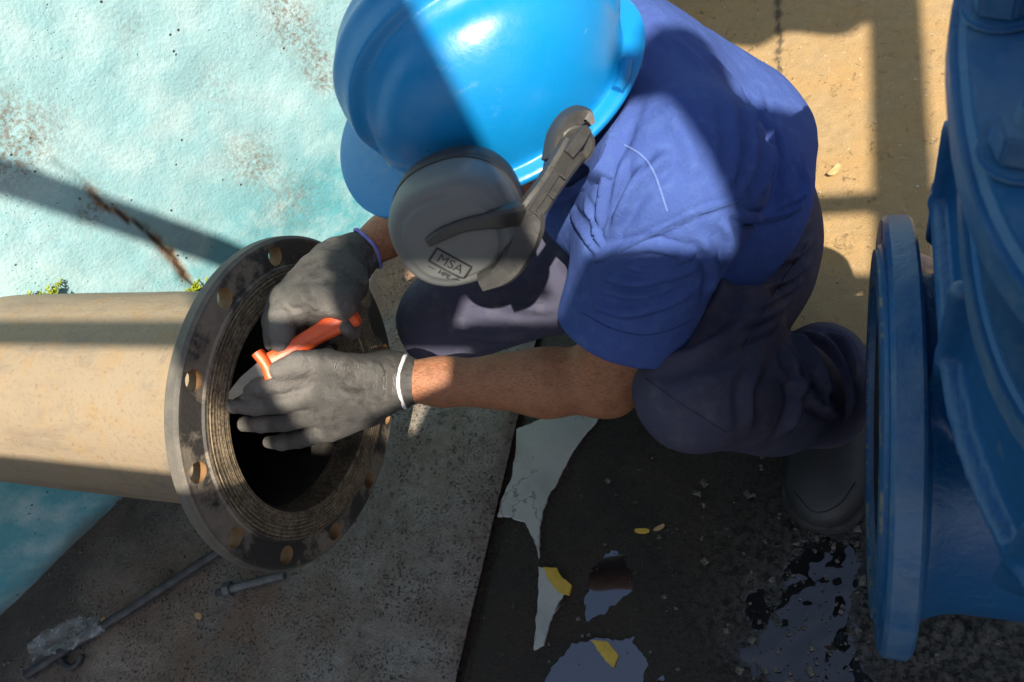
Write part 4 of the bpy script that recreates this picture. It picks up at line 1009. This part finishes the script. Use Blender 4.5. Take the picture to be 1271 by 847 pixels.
top = [bm.verts.new(b0 + bd_ * t_ + bs_ * s_ + bn * th) for t_, s_ in prof2]; bot = [bm.verts.new(b0 + bd_ * t_ + bs_ * s_ - bn * th) for t_, s_ in prof2]
bm.faces.new(top); bm.faces.new(bot[::-1])
for i in range(len(prof2)): bm.faces.new((top[i], bot[i], bot[(i + 1) % len(prof2)], top[(i + 1) % len(prof2)]))
bmesh.ops.recalc_face_normals(bm, faces=bm.faces); bm_obj('blade', bm, bl_m, knife)

# ================================================================== SMALL THINGS ON THE FLOOR
def on_floor_poly(name, pts, z, mat, label, cat, rag=.003, thick=.0022, seed=1, flat=True):
    pl = gxy(pts); pl = [np.array(p) for p in pl]; out = []; r_ = np.random.default_rng(seed); n_ = len(pl)
    for i in range(n_):
        a, b = pl[i], pl[(i + 1) % n_]; m_ = max(2, int(np.linalg.norm(b - a) / .0022))
        for k in range(m_): out.append(a + (b - a) * k / m_)
    out = np.array(out); out = out + rag * 2 * np.c_[fbm(out, 70, 4) - .5, fbm(out + 5, 70, 4) - .5]
    c = out.mean(0); bm = bmesh.new(); top = [bm.verts.new((p[0], p[1], z)) for p in out]; f = bm.faces.new(top)
    bmesh.ops.triangulate(bm, faces=[f])
    bot = [bm.verts.new((p[0] + (p[0] - c[0]) * .012, p[1] + (p[1] - c[1]) * .012, z - thick - .004)) for p in out]
    for i in range(len(out)): bm.faces.new((top[i], bot[i], bot[(i + 1) % len(out)], top[(i + 1) % len(out)]))
    bmesh.ops.recalc_face_normals(bm, faces=bm.faces)
    o = bm_obj(name, bm, mat, origin=(c[0], c[1], 0)); return tag(o, label, cat)
bc = MB('pale_cement'); n2 = bc.noise(55, 5, .7); n3 = bc.noise(14, 4, .6)
cc = bc.mix(n2, (.36, .38, .36, 1), (.50, .52, .49, 1)); cc = bc.mix(bc.ramp(n3, [(.5, 0.), (.68, .6)]), cc, (.24, .25, .24, 1))
ckv = bc.ramp(bc.noise(13, 4, .6), [(.485, 0.), (.5, .8), (.515, 0.)]); cc = bc.mix(bc.math('MULTIPLY', ckv, bc.ramp(bc.noise(6, 2), [(.48, 0.), (.55, 1.)])), cc, (.08, .075, .07, 1))
cem_m = bc.out(cc, .85, bc.bump(n2, .0012))
on_floor_poly('cement_patch', [(641, 532), (690, 514), (752, 505), (738, 525), (716, 550), (702, 575), (690, 597), (678, 618), (670, 645), (669, 692), (662, 668), (650, 648), (634, 641), (617, 640), (622, 622), (634, 596), (640, 560)], -.0005, cem_m, 'pale grey smear of dried cement beside the floor joint, below the forearm', 'cement')
on_floor_poly('cement_streak', [(668, 702), (688, 708), (700, 735), (690, 752), (680, 772), (674, 800), (662, 806), (664, 770), (669, 735)], -.0018, cem_m, 'thin pale cement streak on the wet black floor by a yellow scrap', 'cement')
by = MB('shallow_water'); film_m = by.out((.010, .012, .016, 1), .03, by.bump(by.noise(9, 2), .0006), 0., 1., IOR=1.9)
yel_m = simple('yellow_paint', (.50, .33, .03, 1), (.62, .42, .06, 1), 60, .5, 150, .0006)
tan_m = simple('tan_chip', (.38, .24, .10, 1), (.50, .34, .16, 1), 60, .8, 150, .0006)
crk_m = simple('pale_crack', (.45, .40, .28, 1), (.55, .5, .36, 1), 60, .7)
on_floor_poly('puddle', [(757, 682), (776, 688), (791, 704), (796, 722), (785, 740), (752, 756), (728, 770), (722, 750), (730, 716), (742, 694)], -.0072, film_m, 'small leaf shaped puddle mirroring the sky, beside the thin cement streak', 'puddle', rag=.006)
on_floor_poly('puddle', [(684, 824), (708, 798), (738, 791), (762, 797), (780, 789), (826, 786), (832, 815), (822, 856), (665, 866)], -.0070, film_m, 'larger puddle mirroring the sky at the bottom edge of the floor', 'puddle', rag=.008)
on_floor_poly('puddle', [(682, 722), (700, 730), (700, 745), (688, 760), (679, 752)], -.0068, film_m, 'tiny puddle touching the small yellow scrap', 'puddle', rag=.004)
on_floor_poly('yellow_scrap', [(673, 703), (690, 705), (700, 718), (709, 726), (706, 738), (694, 734), (682, 722)], -.001, yel_m, 'small yellow paint scrap beside the thin cement streak', 'scrap')
on_floor_poly('yellow_scrap', [(733, 794), (752, 797), (766, 812), (762, 828), (752, 822), (742, 806)], -.001, yel_m, 'small yellow paint scrap lying in the larger puddle', 'scrap')
def chip(u, v, L_, w_, ang, mat, name, label, cat, z=.004, curl=.002):
    p = G(u, v); n_ = 7; V = []; F = []
    for i in range(n_):
        t = i / (n_ - 1) - .5
        for s_ in (-.5, .5):
            for h_ in (0, .0012): V.append(((t * L_) * math.cos(ang) - s_ * w_ * (1 - .5 * abs(2 * t) ** 3) * math.sin(ang), (t * L_) * math.sin(ang) + s_ * w_ * (1 - .5 * abs(2 * t) ** 3) * math.cos(ang), h_ + curl * (2 * t) ** 2 + .001 * s_))
    for i in range(n_ - 1):
        a = i * 4; F += [(a, a + 2, a + 6, a + 4), (a + 1, a + 5, a + 7, a + 3), (a, a + 4, a + 5, a + 1), (a + 2, a + 3, a + 7, a + 6)]
    F += [(0, 1, 3, 2), ((n_ - 1) * 4, (n_ - 1) * 4 + 2, (n_ - 1) * 4 + 3, (n_ - 1) * 4 + 1)]
    o = mesh_obj(name, V, F, mat, smooth_=False); o.location = (p.x, p.y, z); fixnormals(o); return tag(o, label, cat)
chip(797, 659, .022, .008, .1, yel_m, 'wood_chip', 'tiny yellow chip on the wet black floor under the knee', 'chip', z=-.002)
chip(818, 655, .018, .006, .6, tan_m, 'wood_chip', 'tiny tan chip right beside the yellow chip under the knee', 'chip', z=-.002)
chip(1035, 213, .030, .013, .9, tan_m, 'dry_leaf', 'small dry tan leaf on the sunlit ochre floor', 'leaf', z=0, curl=.005)
chip(249, 766, .016, .010, -.2, tan_m, 'filter_stub', 'small orange stub below the short bolt', 'stub', z=.004)
chip(135, 772, .010, .010, .2, tan_m, 'filter_stub', 'small tan stub by the clear wrapper', 'stub', z=.012)
# steel rod, stud bolt, bent scrap
rod_m = simple('dark_steel', (.035, .036, .04, 1), (.085, .085, .09, 1), 40, .55, 150, .0008, .3)
stud_m = simple('galvanised_steel', (.09, .095, .10, 1), (.17, .175, .18, 1), 40, .5, 150, .0008, .5)
r0, r1 = G(33, 838, .012), G(283, 678, .012); V, F = tube_vf([r0.lerp(r1, t) + Vector((0, 0, .0008 * math.sin(9 * t))) for t in np.linspace(0, 1, 30)], .0088, 14)
o = mesh_obj('steel_rod', V, F, rod_m, origin=tuple(r0.lerp(r1, .5))); o.data.set_sharp_from_angle(angle=math.radians(50)); tag(o, 'long dark steel rod lying on the concrete at the lower left', 'rod')
s0, s1 = G(286, 731, .013), G(352, 714, .013); ax_ = (s1 - s0).normalized(); stud = empty('stud_bolt', tuple(s0.lerp(s1, .5)), 'short grey bolt lying on the concrete just below the pipe flange', 'bolt')
rad = [.0085 if k % 2 else .0074 for k in range(40)]
V, F = tube_vf([s0.lerp(s1, t) for t in np.linspace(0, 1, 40)], rad, 14); mesh_obj('shank', V, F, stud_m, stud)
bm = bmesh.new(); bmesh.ops.create_cone(bm, cap_ends=True, segments=6, radius1=.0135, radius2=.0135, depth=.012, matrix=Matrix.Translation(s0 - ax_ * .004) @ ax_.to_track_quat('Z', 'Y').to_matrix().to_4x4()); bm_obj('nut', bm, stud_m, stud)
V, F = tube_vf([s0 - ax_ * .03 - Vector((0, 0, .003)), s0 - ax_ * .01 - Vector((0, 0, .001))], .0065, 12); mesh_obj('thread_end', V, F, rod_m, stud)
q = [G(u, v, .006) for u, v in [(72, 815), (84, 828), (96, 824), (101, 812)]]; V, F = tube_vf([Vector(p) for p in catmull([v3(p) for p in q], 5)], .0055, 8)
o = mesh_obj('bent_scrap', V, F, rod_m, origin=tuple(q[1])); tag(o, 'small bent black scrap beside the steel rod', 'scrap')
# clear wrapper over the rod
bpw = MB('clear_film'); n2 = bpw.noise(90, 4, .7)
wrap_m = bpw.out((.8, .85, .9, 1), .08, bpw.bump(n2, .0015), 0., 1., Alpha=bpw.ramp(bpw.noise(60, 4, .7), [(.4, .05), (.65, .35)]))
c0 = G(98, 792); wp = [(36, 812), (52, 792), (80, 775), (108, 766), (135, 768), (141, 782), (132, 796), (112, 806), (92, 812), (60, 826)]
pl = gxy(wp); a = np.array(pl); x0, y0 = a.min(0); x1, y1 = a.max(0); x, y, F = grid(x0, x1, y0, y1, .0028); P2 = np.c_[x, y]
d, _ = polydist(P2, [tuple(r0.xy), tuple(r1.xy)]); zz = .004 + .020 * np.exp(-(d / .020) ** 2) + .016 * np.abs(fbm(P2, 45, 2) - .5) * 2 + .006 * fbm(P2, 130, 2)
ins = inpoly(P2 + .012 * np.c_[fbm(P2, 50, 2) - .5, fbm(P2 + 4, 50, 2) - .5], pl); F = F[ins[F].all(1)]; u, inv = np.unique(F, return_inverse=True)
o = mesh_obj('plastic_wrapper', np.c_[x, y, zz][u], inv.reshape(-1, 4), wrap_m, smooth_=False, origin=(c0.x, c0.y, 0)); tag(o, 'crumpled clear plastic wrapper caught on the steel rod', 'wrapper')
# loose grit
def crumbs(name, n, xr, yr, mat, zb, smin_, smax_, seed, label, dens=None):
    r_ = np.random.default_rng(seed); V = []; F = []
    cube = np.array([(-1, -1, -.6), (1, -1, -.7), (1, 1, -.6), (-1, 1, -.7), (-.7, -.8, .6), (.8, -.7, .5), (.7, .7, .7), (-.8, .8, .5)])
    cf = [(0, 3, 2, 1), (4, 5, 6, 7), (0, 1, 5, 4), (1, 2, 6, 5), (2, 3, 7, 6), (3, 0, 4, 7)]
    k = 0
    while k < n:
        px_, py_ = r_.uniform(*xr), r_.uniform(*yr)
        if dens is not None and r_.random() > dens(px_, py_): continue
        s_ = smin_ + (smax_ - smin_) * r_.random() ** 4; a = r_.uniform(0, 6.28); ca, sa = math.cos(a), math.sin(a)
        c_ = cube * (s_ * r_.uniform(.6, 1.2, 3)) + r_.normal(0, s_ * .18, (8, 3)); c_ = c_ @ np.array([[ca, sa, 0], [-sa, ca, 0], [0, 0, 1]])
        V.append(c_ + [px_, py_, zb + s_ * .4]); F += [tuple(8 * k + i for i in f) for f in cf]; k += 1
    o = mesh_obj(name, np.concatenate(V), F, mat, smooth_=False); o['kind'] = 'stuff'; o['label'] = label; o['category'] = 'grit'; return o
grit1 = simple('dark_grit', (.03, .027, .024, 1), (.20, .18, .155, 1), 300, .95)
grit2 = simple('pale_grit', (.12, .09, .06, 1), (.55, .46, .34, 1), 260, .95)
crumbs('dark_grit', 1900, (-1.5, XJ - .02), (-.15, .85), grit1, 0., .0008, .0042, 3, 'dark crumbs of grit over the rough grey concrete slab', lambda a, b: .25 + .75 * math.exp(-((a + .66) / .12) ** 2) * (1 if b > .2 else .5))
crumbs('pale_grit', 900, (XJ + .05, .5), (.7, 1.9), grit2, -.006, .0008, .0034, 4, 'pale sand grains over the sunlit ochre concrete')
crumbs('wet_grit', 700, (XJ + .02, .45), (-.1, .7), grit1, -.006, .001, .0055, 5, 'black wet gravel crumbs round the boot and under the valve', lambda a, b: .12 + .88 * math.exp(-((a - .0) / .16) ** 2 - ((b - .28) / .17) ** 2))
# plants in the crevices
lf = MB('moss_leaf'); leaf_m = lf.out(lf.mix(lf.noise(40, 3), (.14, .20, .012, 1), (.36, .40, .03, 1)), .6, None, 0., .3)
leaf_m.node_tree.nodes['Principled BSDF'].inputs['Subsurface Weight'].default_value = 0.
def plant(name, base, n, spread, height, seed, label):
    r_ = np.random.default_rng(seed); rt = empty(name, base, label, 'plant'); base = v3(base); V = []; F = []; SV = []; SF = []; k = 0
    for i in range(n):
        off = np.array([r_.normal(0, 1) * spread * WD.x, r_.normal(0, 1) * spread * WD.y, 0]) + np.array(tuple(WN)) * abs(r_.normal(0, .008)); hgt = height * r_.uniform(.3, 1) * max(.25, 1 - abs(np.hypot(off[0], off[1])) / (spread * 2.6))
        p0 = base + off; p1 = p0 + np.array([r_.normal(0, .007), r_.normal(0, .007), hgt]) + np.array(tuple(WN)) * .006
        sv, sf = tube_vf([p0, (p0 + p1) / 2 + r_.normal(0, .002, 3), p1], .0006, 5); SF += [tuple(j + sum(len(q) for q in SV) for j in f) for f in sf]; SV.append(sv)
        for j in range(int(r_.integers(4, 8))):
            t = r_.uniform(.3, 1.05); c_ = p0 + (p1 - p0) * t; dr = r_.normal(0, 1, 3); dr[2] = abs(dr[2]) * .6; dr /= np.linalg.norm(dr); sd = np.cross(dr, r_.normal(0, 1, 3)); sd /= np.linalg.norm(sd); l_ = r_.uniform(.004, .0085); nn = np.cross(dr, sd)
            V += [c_, c_ + dr * l_ * .5 + sd * l_ * .32 + nn * .0008, c_ + dr * l_, c_ + dr * l_ * .5 - sd * l_ * .32 + nn * .0008]; F.append((k, k + 1, k + 2, k + 3)); k += 4
    o = mesh_obj('foliage', V, F, leaf_m, rt, smooth_=False); o['kind'] = 'stuff'
    o = mesh_obj('stem', np.concatenate(SV), SF, leaf_m, rt); o['kind'] = 'stuff'
    return rt
def wallpt(u, v, off=.004):
    s_, t_ = onwall(u, v); return (Wp.x + WD.x * s_ + WN.x * off, Wp.y + WD.y * s_ + WN.y * off, t_)
plant('crevice_weed', wallpt(62, 367), 46, .016, .030, 11, 'small yellow green weed between the pipe and the cyan wall')
plant('crevice_weed', wallpt(28, 371), 14, .012, .008, 12, 'low sparse weed at the far left on top of the pipe')
plant('crevice_weed', wallpt(240, 360), 30, .012, .024, 13, 'tiny green weed at the foot of the wall crack behind the flange')

# ================================================================== UNSEEN SLAB, PANELS AND CANOPY ADDED ABOVE AND BEHIND THE CAMERA (to cast the long shadows)
KX, KY = LSUN.x / LSUN.z, -LSUN.y / LSUN.z
cc_m = simple('shade_slab_concrete', (.22, .21, .19, 1), (.36, .34, .31, 1), 12, .9, 80, .004)
gal_m = simple('galvanised_rail', (.30, .31, .32, 1), (.42, .43, .44, 1), 30, .5, 120, .0006, .6)
rust_m = simple('rusty_sheet', (.20, .10, .05, 1), (.38, .30, .22, 1), 9, .7, 90, .001)
ZW = 1.9; YW = .505 - KY * ZW
bm = bmesh.new(); boxbm(bm, (.6, YW - .6, ZW - .09), 6.0, 1.2, .18, bevel=.006)  # unseen slab on piers, added to shade the front of the scene
o = bm_obj('shade_slab', bm, cc_m); o['kind'] = 'structure'
for xx in (-2.1, 3.1):
    bm = bmesh.new(); boxbm(bm, (xx, YW - .6, (ZW - .18) / 2 - .015), .25, .9, ZW - .182); o = bm_obj('shade_slab_pier', bm, cc_m); o['kind'] = 'structure'
rail = empty('guard_rail', (.6, YW + .02, ZW), 'unseen galvanised guard rail with a strut and sheet panels added to cast shade', 'railing')
YR = YW + .03
zr = lambda ye: (ye - YR) / KY
xe = lambda Xe, ye: Xe + KX * zr(ye)
tube('rail', [(-2.3, YR, zr(.712)), (3.4, YR, zr(.712))], .019, gal_m, rail, 14)
tube('rail', [(.20, YR, zr(.825)), (.449, YR, zr(.825))], .020, gal_m, rail, 14)
tube('rail', [(.76, YR, zr(.825)), (3.4, YR, zr(.825))], .020, gal_m, rail, 14)
tube('rail', [(xe(-.475, 1.005), YR, zr(1.005)), (3.4, YR, zr(1.005))], .022, gal_m, rail, 14)
tube('shade_brace', [(xe(-.86, .712), YR, zr(.712)), (xe(-1.2, .90), YR, zr(.90)), (xe(-1.5, 1.02), YR, zr(1.02)), (xe(-1.75, 1.12), YR, zr(1.12))], .029, gal_m, rail, 14)  # added strut, bent to cast the slanting strip on the wall
for xx, r_, t_ in ((.735, .052, 1.05), (2.3, .024, 1.05), (-.62, .024, 1.12)): tube('post', [(xx, YR - .002, ZW - .01), (xx, YR - .002, zr(t_))], r_, gal_m, rail, 14)
def panel(pts, off):  # added unseen sheets, cut to throw shade over the worker and floor
    bm = bmesh.new(); f = bm.faces.new([bm.verts.new((x_, YR + off, z_)) for x_, z_ in pts]); r_ = bmesh.ops.extrude_face_region(bm, geom=[f])
    bmesh.ops.translate(bm, vec=(0, .004, 0), verts=[v for v in r_['geom'] if isinstance(v, bmesh.types.BMVert)]); bmesh.ops.recalc_face_normals(bm, faces=bm.faces); bm_obj('shade_panel', bm, rust_m, rail)
ze = lambda ye: (ye - YR - .03) / KY; xp = lambda Xe, ye: Xe + KX * ze(ye)
panel([(xp(-.72, .49), ze(.49)), (xp(-.45, .49), ze(.49)), (xp(-.45, .735), ze(.735)), (xp(-.62, .735), ze(.735)), (xp(-.605, .645), ze(.645)), (xp(-.70, .59), ze(.59))], .030)
panel([(xp(-.52, .49), ze(.49)), (xp(-.16, .49), ze(.49)), (xp(-.16, .80), ze(.80)), (xp(-.47, .80), ze(.80))], .036)
panel([(xp(-.19, .49), ze(.49)), (2.6, ze(.49)), (2.6, ze(.69)), (xp(-.19, .69), ze(.69))], .042)
panel([(xp(-.735, .70), ze(.70)), (xp(-.645, .70), ze(.70)), (xp(-.635, .785), ze(.785)), (.447, ze(.785)), (.447, ze(1.14)), (.262, ze(1.14))], .024)
# unseen frame and corrugated strip, added to cast the scalloped shadow
can = empty('shade_canopy', (1.2, YW, 0), 'unseen steel frame with a strip of corrugated sheet, added to cast a scalloped shadow', 'shade_canopy')
ZC = 2.65
for xx in (.108 + KX * ZC, -.9 + KX * ZC):
    bm = bmesh.new(); boxbm(bm, (xx, (.74 - KY * ZC + .62) / 2, ZC), .062, .62 - (.74 - KY * ZC), .09); bm_obj('beam', bm, gal_m, can)
for xx in (.108 + KX * ZC, -.9 + KX * ZC):
    bm = bmesh.new(); boxbm(bm, (xx, .70 - KY * ZC, (ZW + ZC) / 2 + .02), .05, .05, ZC - ZW + .04); bm_obj('shade_canopy_post', bm, gal_m, can)
nx = 160; xs_ = np.linspace(-1.05 + KX * ZC, .125 + KX * ZC, nx); Vc = []; 
for iy, yy in enumerate((1.445 - KY * ZC, .62)):
    for x_ in xs_: Vc.append((x_, yy, ZC + .075 + .026 * math.cos((x_ - .2) * 2 * math.pi / .17)))
Fc = [(i, i + 1, nx + i + 1, nx + i) for i in range(nx - 1)]
o = mesh_obj('corrugated_sheet', Vc, Fc, rust_m, can); md = o.modifiers.new('t', 'SOLIDIFY'); md.thickness = .005
